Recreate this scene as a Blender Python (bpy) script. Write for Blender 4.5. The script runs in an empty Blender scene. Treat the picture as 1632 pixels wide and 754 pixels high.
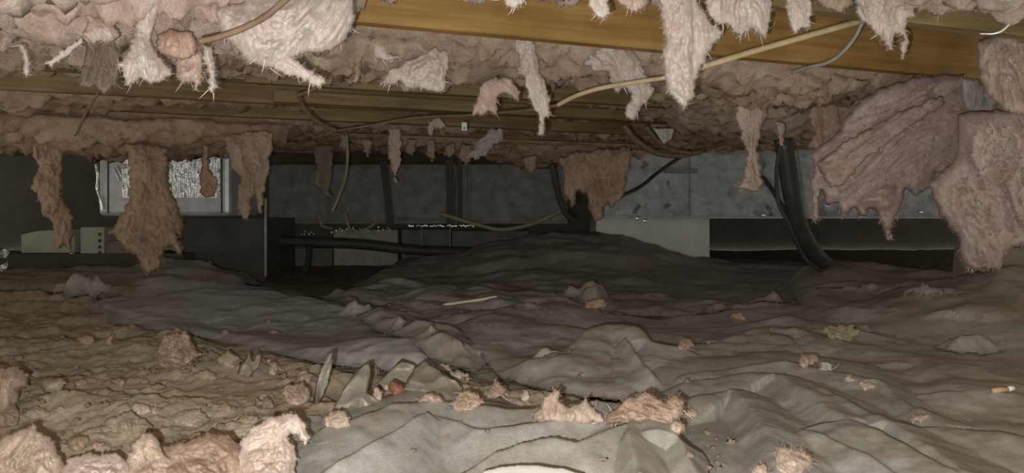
import bpy, bmesh, math, random
import numpy as np
from mathutils import Vector

# ------------------------------------------------------------------ camera, world, flash, exposure
scene = bpy.context.scene
C = scene.collection
F, CX, HY, CAMZ = 1180.0, 816.0, 350.0, 0.31      # focal length in px, image centre, horizon row, eye height (m)
cam_data = bpy.data.cameras.new('camera')
cam_data.sensor_width = 36.0
cam_data.lens = 36.0 * F / 1632.0
cam_data.shift_y = -27.0 / 1632.0
cam_data.clip_start = 0.02
camera = bpy.data.objects.new('camera', cam_data)
camera.location = (0, 0, CAMZ)
camera.rotation_euler = (math.pi / 2, 0, 0)
C.objects.link(camera)
scene.camera = camera

world = bpy.data.worlds.new('world')
scene.world = world
world.use_nodes = True
world.node_tree.nodes['Background'].inputs[0].default_value = (0.64, 0.62, 0.53, 1)
world.node_tree.nodes['Background'].inputs[1].default_value = 1.0

flash_data = bpy.data.lights.new('camera_flash', 'POINT')   # the phone's own flash, beside and below its lens
flash_data.energy = 45.0
flash_data.color = (1.0, 0.98, 0.945)
flash_data.shadow_soft_size = 0.006
flash = bpy.data.objects.new('camera_flash', flash_data)
flash.location = (-0.032, 0.0, CAMZ - 0.026)
C.objects.link(flash)

vs = scene.view_settings
vs.view_transform = 'Standard'
vs.look = 'None'
vs.exposure = 0.28
vs.gamma = 1.0
vs.use_curve_mapping = False
scene.cycles.max_bounces = 4
scene.cycles.diffuse_bounces = 3

R = np.random.default_rng(7)

# ------------------------------------------------------------------ numpy noise
_perm = np.random.default_rng(11).permutation(256)
_perm = np.concatenate([_perm, _perm, _perm]).astype(np.int64)
_g3 = np.random.default_rng(12).normal(size=(256, 3))
_g3 /= np.linalg.norm(_g3, axis=1)[:, None]

def noise3(p):
    p = np.asarray(p, dtype=np.float64)
    i = np.floor(p).astype(np.int64)
    f = p - i
    i &= 255
    u = f * f * f * (f * (f * 6 - 15) + 10)
    out = 0
    for dx in (0, 1):
        wx = u[:, 0] if dx else 1 - u[:, 0]
        for dy in (0, 1):
            wy = u[:, 1] if dy else 1 - u[:, 1]
            for dz in (0, 1):
                wz = u[:, 2] if dz else 1 - u[:, 2]
                h = _perm[_perm[_perm[(i[:, 0] + dx) & 255] + ((i[:, 1] + dy) & 255)] + ((i[:, 2] + dz) & 255)]
                g = _g3[h]
                out = out + wx * wy * wz * (g[:, 0] * (f[:, 0] - dx) + g[:, 1] * (f[:, 1] - dy) + g[:, 2] * (f[:, 2] - dz))
    return out * 1.6

def fbm(p, octaves=4, gain=0.5):
    a, s = 1.0, 0
    p = np.array(p, dtype=np.float64)
    for k in range(octaves):
        s = s + a * noise3(p)
        a *= gain
        p = p * 2.03 + 17.3
    return s

def ridged(p, octaves=3, gain=0.5):
    a, s = 1.0, 0
    p = np.array(p, dtype=np.float64)
    for k in range(octaves):
        s = s + a * (1 - np.abs(noise3(p)) * 1.6)
        a *= gain
        p = p * 2.1 + 9.1
    return s

# ------------------------------------------------------------------ mesh helpers
def new_mesh(name, verts, faces, smooth=True):
    """faces: (n,4) or (n,3) int array"""
    verts = np.asarray(verts, dtype=np.float32)
    faces = np.asarray(faces, dtype=np.int32)
    me = bpy.data.meshes.new(name)
    n, k = faces.shape
    me.vertices.add(len(verts))
    me.vertices.foreach_set('co', verts.ravel())
    me.loops.add(n * k)
    me.loops.foreach_set('vertex_index', faces.ravel())
    me.polygons.add(n)
    me.polygons.foreach_set('loop_start', np.arange(0, n * k, k, dtype=np.int32))
    me.polygons.foreach_set('loop_total', np.full(n, k, dtype=np.int32))
    me.polygons.foreach_set('use_smooth', np.full(n, smooth, dtype=bool))
    me.update(calc_edges=True)
    me.validate()
    return me

def link(name, me, mat=None, parent=None, loc=(0, 0, 0)):
    o = bpy.data.objects.new(name, me)
    C.objects.link(o)
    o.location = loc
    if mat is not None:
        me.materials.append(mat)
    if parent is not None:
        o.parent = parent
    return o

def tag(o, label=None, cat=None, group=None, kind=None):
    if label: o['label'] = label
    if cat: o['category'] = cat
    if group: o['group'] = group
    if kind: o['kind'] = kind
    return o

def empty(name, loc=(0, 0, 0), rz=0.0):
    o = bpy.data.objects.new(name, None)
    C.objects.link(o)
    o.location = loc
    o.rotation_euler = (0, 0, rz)
    o.empty_display_size = 0.02
    return o

def bm_mesh(name, bm, smooth=False):
    me = bpy.data.meshes.new(name)
    bm.to_mesh(me)
    bm.free()
    for p in me.polygons:
        p.use_smooth = smooth
    return me

def box_mesh(name, x0, x1, y0, y1, z0, z1, bevel=0.0, segs=2):
    bm = bmesh.new()
    bmesh.ops.create_cube(bm, size=1)
    for v in bm.verts:
        v.co = Vector(((x0 + x1) / 2 + v.co.x * (x1 - x0), (y0 + y1) / 2 + v.co.y * (y1 - y0), (z0 + z1) / 2 + v.co.z * (z1 - z0)))
    if bevel > 0:
        bmesh.ops.bevel(bm, geom=list(bm.edges), offset=bevel, segments=segs, affect='EDGES', profile=0.5)
    return bm_mesh(name, bm)

def P(px, py, Y):
    return np.array([(px - CX) / F * Y, Y, CAMZ - (py - HY) / F * Y])

def catmull(pts, n=8):
    pts = np.asarray(pts, float)
    q = np.vstack([2 * pts[0] - pts[1], pts, 2 * pts[-1] - pts[-2]])
    out = []
    for i in range(1, len(q) - 2):
        for t in np.linspace(0, 1, n, endpoint=False):
            a, b, c, d = q[i - 1], q[i], q[i + 1], q[i + 2]
            out.append(0.5 * (2 * b + (c - a) * t + (2 * a - 5 * b + 4 * c - d) * t * t + (3 * b - a - 3 * c + d) * t ** 3))
    out.append(pts[-1])
    return np.array(out)

def tube_data(path, r, seg=8):
    path = np.asarray(path, float)
    n = len(path)
    r = np.broadcast_to(np.asarray(r, float), (n,))
    tang = np.gradient(path, axis=0)
    tang /= np.linalg.norm(tang, axis=1)[:, None] + 1e-12
    up = np.array([0.13, 0.31, 0.94])
    verts = []
    for i in range(n):
        a = np.cross(tang[i], up)
        if np.linalg.norm(a) < 0.05:
            a = np.cross(tang[i], np.array([1.0, 0.2, 0]))
        a /= np.linalg.norm(a)
        b = np.cross(tang[i], a)
        for k in range(seg):
            th = 2 * math.pi * k / seg
            verts.append(path[i] + r[i] * (math.cos(th) * a + math.sin(th) * b))
    faces = []
    for i in range(n - 1):
        for k in range(seg):
            k2 = (k + 1) % seg
            faces.append((i * seg + k, i * seg + k2, (i + 1) * seg + k2, (i + 1) * seg + k))
    base = len(verts)
    verts += [path[0], path[-1]]
    for k in range(seg):
        k2 = (k + 1) % seg
        faces.append((base, k2, k, k))
        faces.append((base + 1, (n - 1) * seg + k, (n - 1) * seg + k2, (n - 1) * seg + k2))
    return np.array(verts), faces

def tube_mesh(name, path, r, seg=8):
    v, f = tube_data(path, r, seg)
    me = bpy.data.meshes.new(name)
    me.from_pydata([tuple(x) for x in v], [], [tuple(dict.fromkeys(x)) for x in f])
    for p in me.polygons:
        p.use_smooth = True
    me.update()
    return me

def cable(name, pts, r, mat, label, cat='cable', group=None, n=8, seg=8):
    path = catmull([P(*p) for p in pts], n)
    base = path[np.argmin(path[:, 2])].copy()
    o = link(name, tube_mesh(name, path - base, r, seg), mat, None, base)
    return tag(o, label, cat, group)

# ------------------------------------------------------------------ materials
def new_mat(name):
    m = bpy.data.materials.new(name)
    m.use_nodes = True
    nt = m.node_tree
    nt.nodes.clear()
    out = nt.nodes.new('ShaderNodeOutputMaterial')
    b = nt.nodes.new('ShaderNodeBsdfPrincipled')
    nt.links.new(b.outputs[0], out.inputs[0])
    return m, nt, b

def nd(nt, t, **kw):
    n = nt.nodes.new(t)
    for k, v in kw.items():
        setattr(n, k, v)
    return n

def noise_node(nt, coord, scale, detail=4, rough=0.55, stretch=None, rot=None):
    mp = nd(nt, 'ShaderNodeMapping')
    nt.links.new(coord, mp.inputs['Vector'])
    if stretch: mp.inputs['Scale'].default_value = stretch
    if rot: mp.inputs['Rotation'].default_value = rot
    n = nd(nt, 'ShaderNodeTexNoise')
    n.inputs['Scale'].default_value = scale
    n.inputs['Detail'].default_value = detail
    n.inputs['Roughness'].default_value = rough
    nt.links.new(mp.outputs[0], n.inputs['Vector'])
    return n.outputs['Fac']

def ramp(nt, fac, stops):
    r = nd(nt, 'ShaderNodeValToRGB')
    el = r.color_ramp.elements
    while len(el) < len(stops):
        el.new(0.5)
    for e, (p, c) in zip(el, stops):
        e.position = p
        e.color = (*c, 1) if len(c) == 3 else c
    nt.links.new(fac, r.inputs[0])
    return r.outputs[0]

def mix(nt, fac, a, b, mode='MIX'):
    m = nd(nt, 'ShaderNodeMix', data_type='RGBA', blend_type=mode)
    if isinstance(fac, float): m.inputs[0].default_value = fac
    else: nt.links.new(fac, m.inputs[0])
    for i, x in ((6, a), (7, b)):
        if isinstance(x, tuple): m.inputs[i].default_value = (*x, 1)
        else: nt.links.new(x, m.inputs[i])
    return m.outputs[2]

def bump(nt, b, h, strength, dist):
    bp = nd(nt, 'ShaderNodeBump')
    bp.inputs['Strength'].default_value = strength
    bp.inputs['Distance'].default_value = dist
    nt.links.new(h, bp.inputs['Height'])
    nt.links.new(bp.outputs[0], b.inputs['Normal'])
    return bp

def mat_insulation(name, pale, pink, brown, bias=0.5, bump_d=0.006, sc=1.0):
    m, nt, b = new_mat(name)
    co = nd(nt, 'ShaderNodeTexCoord').outputs['Object']
    n1 = noise_node(nt, co, 9 * sc, 5, 0.6)
    n2 = noise_node(nt, co, 34 * sc, 5, 0.65)
    n3 = noise_node(nt, co, 260, 3, 0.7, (1, 1, 0.35))
    c = ramp(nt, n1, [(bias - 0.17, brown), (bias, pink), (bias + 0.17, pale)])
    c2 = ramp(nt, n2, [(0.32, brown), (0.5, pink), (0.66, pale)])
    c = mix(nt, 0.42, c, c2)
    c3 = ramp(nt, n3, [(0.3, (0.72, 0.70, 0.68)), (0.65, (1.12, 1.12, 1.12))])
    c = mix(nt, 0.8, c, c3, 'MULTIPLY')
    nt.links.new(c, b.inputs['Base Color'])
    b.inputs['Roughness'].default_value = 1.0
    b.inputs['Specular IOR Level'].default_value = 0.05
    b.inputs['Sheen Weight'].default_value = 0.55
    b.inputs['Sheen Roughness'].default_value = 0.5
    nt.links.new(c, b.inputs['Sheen Tint'])
    n4 = noise_node(nt, co, 150, 6, 0.75)
    bump(nt, b, n4, 0.9, bump_d)
    return m

INS_WHITE = mat_insulation('insulation_pale', (0.90, 0.82, 0.76), (0.82, 0.69, 0.62), (0.64, 0.49, 0.42), 0.46)
INS_PINK = mat_insulation('insulation_pink', (0.80, 0.68, 0.61), (0.70, 0.53, 0.45), (0.50, 0.35, 0.27), 0.5)
INS_TAN = mat_insulation('insulation_tan', (0.66, 0.53, 0.43), (0.53, 0.39, 0.30), (0.35, 0.24, 0.17), 0.5)
INS_BROWN = mat_insulation('insulation_dusty_brown', (0.62, 0.45, 0.34), (0.52, 0.355, 0.26), (0.35, 0.225, 0.155), 0.5)
INS_MAUVE = mat_insulation('insulation_mauve', (0.68, 0.555, 0.52), (0.58, 0.445, 0.405), (0.43, 0.295, 0.255), 0.5)
INS_ROSE = mat_insulation('insulation_rose', (0.72, 0.54, 0.45), (0.62, 0.42, 0.33), (0.43, 0.26, 0.19), 0.5)
INS_GREY = mat_insulation('insulation_grey', (0.37, 0.30, 0.245), (0.29, 0.23, 0.18), (0.20, 0.15, 0.115), 0.5)
INS_PALEGREY = mat_insulation('insulation_pale_grey', (0.62, 0.57, 0.55), (0.50, 0.45, 0.42), (0.36, 0.31, 0.28), 0.5)
INS_DIRT = mat_insulation('insulation_soiled', (0.56, 0.465, 0.35), (0.44, 0.375, 0.275), (0.34, 0.28, 0.195), 0.5)
INS_RED = mat_insulation('insulation_red', (0.50, 0.27, 0.19), (0.40, 0.18, 0.125), (0.28, 0.12, 0.085), 0.5)
INS_OLIVE = mat_insulation('insulation_olive', (0.48, 0.43, 0.31), (0.41, 0.36, 0.25), (0.31, 0.26, 0.17), 0.5)

G_ROSE = mat_insulation('fallen_rose', (0.62, 0.49, 0.395), (0.46, 0.335, 0.26), (0.27, 0.185, 0.13), 0.5, 0.006, 3.5)
G_PINK = mat_insulation('fallen_pink', (0.68, 0.57, 0.48), (0.54, 0.42, 0.34), (0.33, 0.24, 0.175), 0.5, 0.006, 3.5)
G_TAN = mat_insulation('fallen_tan', (0.50, 0.40, 0.30), (0.38, 0.29, 0.205), (0.23, 0.165, 0.105), 0.5, 0.006, 3.5)
G_WHITE = mat_insulation('fallen_pale', (0.80, 0.71, 0.64), (0.68, 0.55, 0.475), (0.44, 0.32, 0.25), 0.46, 0.006, 1.6)
FALLEN = {INS_ROSE: G_ROSE, INS_PINK: G_PINK, INS_TAN: G_TAN, INS_WHITE: G_WHITE}

def mat_fibre(name, col):
    m, nt, b = new_mat(name)
    co = nd(nt, 'ShaderNodeTexCoord').outputs['Object']
    n1 = noise_node(nt, co, 60, 2)
    c = ramp(nt, n1, [(0.3, tuple(x * 0.75 for x in col)), (0.7, col)])
    nt.links.new(c, b.inputs['Base Color'])
    b.inputs['Roughness'].default_value = 0.9
    b.inputs['Specular IOR Level'].default_value = 0.1
    return m
FIB = {INS_WHITE: mat_fibre('fibre_pale', (0.92, 0.80, 0.74)), INS_PINK: mat_fibre('fibre_pink', (0.84, 0.64, 0.56)),
       INS_TAN: mat_fibre('fibre_tan', (0.66, 0.50, 0.41)), INS_BROWN: mat_fibre('fibre_brown', (0.60, 0.42, 0.32)),
       INS_MAUVE: mat_fibre('fibre_mauve', (0.68, 0.51, 0.49)), INS_ROSE: mat_fibre('fibre_rose', (0.76, 0.52, 0.43)),
       INS_GREY: mat_fibre('fibre_grey', (0.38, 0.33, 0.28)), INS_PALEGREY: mat_fibre('fibre_pale_grey', (0.70, 0.66, 0.66)),
       INS_DIRT: mat_fibre('fibre_soiled', (0.52, 0.40, 0.28)), INS_RED: mat_fibre('fibre_red', (0.60, 0.30, 0.22)),
       G_ROSE: mat_fibre('fibre_fallen_rose', (0.66, 0.48, 0.38)), G_PINK: mat_fibre('fibre_fallen_pink', (0.72, 0.56, 0.47)),
       G_TAN: mat_fibre('fibre_fallen_tan', (0.52, 0.40, 0.30)), G_WHITE: mat_fibre('fibre_fallen_pale', (0.80, 0.69, 0.61)),
       INS_OLIVE: mat_fibre('fibre_olive', (0.5, 0.47, 0.36))}

def mat_wood(name, light, dark):
    m, nt, b = new_mat(name)
    co = nd(nt, 'ShaderNodeTexCoord').outputs['Object']
    n1 = noise_node(nt, co, 9, 6, 0.6, (0.35, 4, 6))
    n2 = noise_node(nt, co, 4, 4, 0.6)
    c = ramp(nt, n1, [(0.3, dark), (0.62, light)])
    c2 = ramp(nt, n2, [(0.35, (0.70, 0.66, 0.60)), (0.6, (1, 1, 1))])
    c = mix(nt, 0.85, c, c2, 'MULTIPLY')
    nt.links.new(c, b.inputs['Base Color'])
    b.inputs['Roughness'].default_value = 0.75
    b.inputs['Specular IOR Level'].default_value = 0.25
    bump(nt, b, n1, 0.35, 0.002)
    return m
WOOD = mat_wood('joist_timber', (0.45, 0.275, 0.095), (0.29, 0.165, 0.05))
WOOD_OLD = mat_wood('joist_timber_aged', (0.31, 0.225, 0.11), (0.17, 0.115, 0.055))
WOOD_DARK = mat_wood('girder_timber', (0.12, 0.085, 0.05), (0.07, 0.048, 0.03))
WOOD_PALE = mat_wood('splinter_wood', (0.78, 0.70, 0.55), (0.60, 0.50, 0.36))

def mat_plain(name, a, bcol, scale=20, rough=0.7, metal=0.0, spec=0.4, bump_s=0.3, bump_d=0.003, stretch=None, detail=5):
    m, nt, b = new_mat(name)
    co = nd(nt, 'ShaderNodeTexCoord').outputs['Object']
    n1 = noise_node(nt, co, scale, detail, 0.62, stretch)
    c = ramp(nt, n1, [(0.33, a), (0.66, bcol)])
    nt.links.new(c, b.inputs['Base Color'])
    b.inputs['Roughness'].default_value = rough
    b.inputs['Metallic'].default_value = metal
    b.inputs['Specular IOR Level'].default_value = spec
    n2 = noise_node(nt, co, scale * 4, 4, 0.6)
    bump(nt, b, n2, bump_s, bump_d)
    return m

DIRT = mat_plain('crawl_dirt', (0.20, 0.18, 0.135), (0.29, 0.26, 0.20), 14, 0.95, 0, 0.1, 0.8, 0.01)
SUBFLOOR = mat_plain('subfloor_board', (0.16, 0.11, 0.06), (0.26, 0.18, 0.10), 8, 0.9, 0, 0.2)
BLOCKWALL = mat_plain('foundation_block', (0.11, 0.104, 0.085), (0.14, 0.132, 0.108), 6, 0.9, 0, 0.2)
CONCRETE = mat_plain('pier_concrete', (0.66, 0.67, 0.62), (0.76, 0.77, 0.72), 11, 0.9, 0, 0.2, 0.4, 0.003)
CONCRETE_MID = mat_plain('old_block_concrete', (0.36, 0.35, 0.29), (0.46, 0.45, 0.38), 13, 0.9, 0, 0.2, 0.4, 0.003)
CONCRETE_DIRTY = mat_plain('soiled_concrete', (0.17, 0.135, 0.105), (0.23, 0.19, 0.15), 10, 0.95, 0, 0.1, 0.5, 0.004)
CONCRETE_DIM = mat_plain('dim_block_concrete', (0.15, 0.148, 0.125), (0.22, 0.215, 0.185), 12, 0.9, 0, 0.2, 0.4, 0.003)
GALV = mat_plain('galvanised_duct', (0.31, 0.31, 0.32), (0.50, 0.50, 0.52), 16, 0.62, 0.25, 0.4, 0.25, 0.003)
GALV_DARK = mat_plain('dusty_duct_metal', (0.16, 0.16, 0.145), (0.27, 0.27, 0.25), 13, 0.7, 0.15, 0.35, 0.25, 0.003)
def add_specks(m, col, scale, lo):
    nt = m.node_tree
    b = [n for n in nt.nodes if n.type == 'BSDF_PRINCIPLED'][0]
    src = b.inputs['Base Color'].links[0].from_socket
    co = nd(nt, 'ShaderNodeTexCoord').outputs['Object']
    f = ramp(nt, noise_node(nt, co, scale, 3, 0.6), [(lo, (0, 0, 0)), (lo + 0.06, (1, 1, 1))])
    nt.links.new(mix(nt, f, src, col), b.inputs['Base Color'])
add_specks(GALV, (0.60, 0.60, 0.60), 22, 0.64)
add_specks(GALV, (0.16, 0.155, 0.14), 9, 0.62)
add_specks(GALV_DARK, (0.34, 0.34, 0.32), 24, 0.67)
FOIL = mat_plain('foil_jacket', (0.46, 0.46, 0.47), (0.62, 0.62, 0.64), 18, 0.42, 0.35, 0.5, 0.3, 0.004)
FOIL_BRIGHT = mat_plain('crinkled_foil', (0.80, 0.80, 0.82), (0.93, 0.93, 0.95), 25, 0.24, 0.9, 0.5, 0.5, 0.006)
BLACK = mat_plain('black_pipe_plastic', (0.035, 0.034, 0.028), (0.055, 0.053, 0.044), 12, 0.55, 0, 0.3)
BLACK_MATT = mat_plain('black_metal_and_shade', (0.070, 0.066, 0.052), (0.10, 0.094, 0.076), 8, 0.8, 0, 0.2)  # black metal parts; also stands for shade in voids and holes
CABLE_TAN = mat_plain('cable_sheath_tan', (0.42, 0.31, 0.17), (0.58, 0.45, 0.27), 30, 0.6, 0, 0.4)
CABLE_BROWN = mat_plain('cable_sheath_brown', (0.15, 0.095, 0.06), (0.24, 0.16, 0.10), 30, 0.7, 0, 0.3)
CABLE_GREY = mat_plain('cable_sheath_grey', (0.20, 0.19, 0.17), (0.32, 0.31, 0.28), 40, 0.5, 0, 0.4)
CABLE_OLIVE = mat_plain('cable_sheath_olive', (0.26, 0.22, 0.14), (0.36, 0.31, 0.21), 30, 0.7, 0, 0.3)
STEEL = mat_plain('bright_steel', (0.55, 0.55, 0.55), (0.75, 0.75, 0.75), 40, 0.32, 0.9, 0.5, 0.2, 0.001)
PAPER = mat_plain('white_paper', (0.64, 0.63, 0.60), (0.72, 0.71, 0.68), 14, 0.8, 0, 0.2)
CORK = mat_plain('filter_cork', (0.45, 0.26, 0.15), (0.60, 0.38, 0.22), 90, 0.8, 0, 0.2)

def mat_water():
    m, nt, b = new_mat('water_glint')
    b.inputs['Base Color'].default_value = (0.95, 0.95, 0.92, 1)
    b.inputs['Roughness'].default_value = 0.16
    b.inputs['Metallic'].default_value = 0.85  # near-metallic so the beads throw the flash back as glints
    return m
BEAD = mat_water()

def mat_poly(name, clean, dusty, bias=0.5, rough=0.34):
    """dusty polythene sheeting"""
    m, nt, b = new_mat(name)
    co = nd(nt, 'ShaderNodeTexCoord').outputs['Object']
    n1 = noise_node(nt, co, 5, 5, 0.6)
    n2 = noise_node(nt, co, 45, 5, 0.7)
    n3 = noise_node(nt, co, 420, 2, 0.7)
    f = ramp(nt, n1, [(bias - 0.16, (0, 0, 0)), (bias + 0.16, (1, 1, 1))])
    c = mix(nt, f, clean, dusty)
    c2 = ramp(nt, n2, [(0.3, (0.78, 0.75, 0.70)), (0.62, (1.08, 1.08, 1.08))])
    c = mix(nt, 0.8, c, c2, 'MULTIPLY')
    c3 = ramp(nt, n3, [(0.35, (0.80, 0.79, 0.77)), (0.65, (1.15, 1.15, 1.14))])
    c = mix(nt, 0.7, c, c3, 'MULTIPLY')
    nt.links.new(c, b.inputs['Base Color'])
    rr = ramp(nt, n2, [(0.38, (rough - 0.08,) * 3), (0.66, (rough + 0.3,) * 3)])
    nt.links.new(rr, b.inputs['Roughness'])
    b.inputs['Specular IOR Level'].default_value = 0.45
    n4 = noise_node(nt, co, 60, 5, 0.6)
    bump(nt, b, n4, 0.2, 0.002)
    return m
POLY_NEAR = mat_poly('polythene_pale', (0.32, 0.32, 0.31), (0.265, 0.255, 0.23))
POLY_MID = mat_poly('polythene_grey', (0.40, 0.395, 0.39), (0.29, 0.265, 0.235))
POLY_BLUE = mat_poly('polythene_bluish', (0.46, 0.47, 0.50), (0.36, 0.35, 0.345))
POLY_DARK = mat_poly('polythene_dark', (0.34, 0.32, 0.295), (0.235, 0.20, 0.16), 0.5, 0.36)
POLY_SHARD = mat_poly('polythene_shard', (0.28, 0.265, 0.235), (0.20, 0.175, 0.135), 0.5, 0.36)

# ------------------------------------------------------------------ loose fibres
def fibres(name, verts, norms, n, length, width, mat, parent, seed, down=0.35, weights=None):
    rg = np.random.default_rng(seed)
    if weights is not None:
        idx = rg.choice(len(verts), n, p=weights / weights.sum())
    else:
        idx = rg.integers(0, len(verts), n)
    p = verts[idx] - norms[idx] * 0.002
    d = norms[idx] * 0.55 + rg.normal(size=(n, 3)) * 0.7
    d[:, 2] -= down
    d /= np.linalg.norm(d, axis=1)[:, None] + 1e-9
    L = length * (0.25 + rg.random(n) ** 2.2 * 1.1)
    curl = rg.normal(size=(n, 3)) * 1.1
    side = np.cross(d, np.array([0.0, 1.0, 0.0]) + rg.normal(size=(n, 3)) * 0.25)
    side /= np.linalg.norm(side, axis=1)[:, None] + 1e-9
    w = (width * (0.6 + 0.8 * rg.random(n)))[:, None]
    pts = [p]
    for k in range(3):
        d = d + curl * 0.45
        d /= np.linalg.norm(d, axis=1)[:, None] + 1e-9
        pts.append(pts[-1] + d * (L / 3)[:, None])
    V = np.stack([pts[0] - side * w, pts[0] + side * w, pts[1] - side * w * 0.8, pts[1] + side * w * 0.8,
                  pts[2] - side * w * 0.55, pts[2] + side * w * 0.55, pts[3]], axis=1).reshape(-1, 3)
    b = np.arange(n)[:, None] * 7
    Fc = np.concatenate([b + np.array([[0, 1, 3]]), b + np.array([[0, 3, 2]]), b + np.array([[2, 3, 5]]),
                         b + np.array([[2, 5, 4]]), b + np.array([[4, 5, 6]])])
    o = link(name, new_mesh(name, V, Fc), mat, parent)
    o['kind'] = 'stuff'
    return o

def normals_of(me):
    n = np.empty(len(me.vertices) * 3, dtype=np.float32)
    me.vertex_normals.foreach_get('vector', n) if hasattr(me, 'vertex_normals') else me.vertices.foreach_get('normal', n)
    return n.reshape(-1, 3).astype(np.float64)

# ------------------------------------------------------------------ joist grid of the floor above
JZ = CAMZ + 0.42                                # underside of the joists
JH = 0.235
CS, SN = 0.938, 0.347                           # joists run along (CS, SN)
def T0(k): return 1.604 + 0.406 * k
def bayY(px, t): return t / (CS - SN * (px - CX) / F)
JA = math.atan2(SN, CS)

# ------------------------------------------------------------------ pillow: a traced lump with its own depth and thickness
def refine(outline, seg, amp, rg):
    """subdivide a traced outline and make it lumpy and ragged"""
    out, nr, al = [], [], []
    m = len(outline)
    pts = [np.array(p, float) for p in outline]
    run = 0.0
    for i in range(m):
        a, b = pts[i], pts[(i + 1) % m]
        L = np.linalg.norm(b - a)
        n = max(1, int(round(L / seg)))
        nrm = np.array([-(b - a)[1], (b - a)[0]]) / (L + 1e-9)
        for k in range(n):
            t = k / n
            out.append(a + (b - a) * t); nr.append(nrm); al.append(run + t * L)
        run += L
    out, nr, al = np.array(out), np.array(nr), np.array(al)
    o = rg.random() * 90
    z = np.zeros(len(al))
    d = 1.5 * noise3(np.stack([al / 17.0 + o, z, z + o], 1)) + 0.9 * noise3(np.stack([al / 7.0 + o, z + 9, z], 1)) + 0.35 * rg.normal(size=len(al))
    return out + nr * (amp * d)[:, None]

def inside(pts, poly):
    x, y = pts[:, 0][:, None], pts[:, 1][:, None]
    x1, y1 = poly[:, 0], poly[:, 1]
    x2, y2 = np.roll(x1, -1), np.roll(y1, -1)
    c = ((y1 > y) != (y2 > y)) & (x < (x2 - x1) * (y - y1) / (y2 - y1 + 1e-12) + x1)
    return c.sum(1) % 2 == 1

def near_seg(pts, poly, closed=True):
    a = poly
    b = np.roll(poly, -1, axis=0)
    if not closed:
        a, b = poly[:-1], poly[1:]
    ab = b - a
    l2 = (ab ** 2).sum(1) + 1e-12
    D = np.empty(len(pts)); Q = np.empty((len(pts), 2)); I = np.empty(len(pts), int); TT = np.empty(len(pts))
    for s in range(0, len(pts), 20000):
        p = pts[s:s + 20000]
        t = ((p[:, None, :] - a[None]) * ab[None]).sum(2) / l2
        t = np.clip(t, 0, 1)
        q = a[None] + ab[None] * t[..., None]
        d = np.sqrt(((p[:, None] - q) ** 2).sum(2))
        k = d.argmin(1)
        r = np.arange(len(p))
        D[s:s + 20000] = d[r, k]; Q[s:s + 20000] = q[r, k]; I[s:s + 20000] = k; TT[s:s + 20000] = t[r, k]
    return D, Q, I, TT

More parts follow.
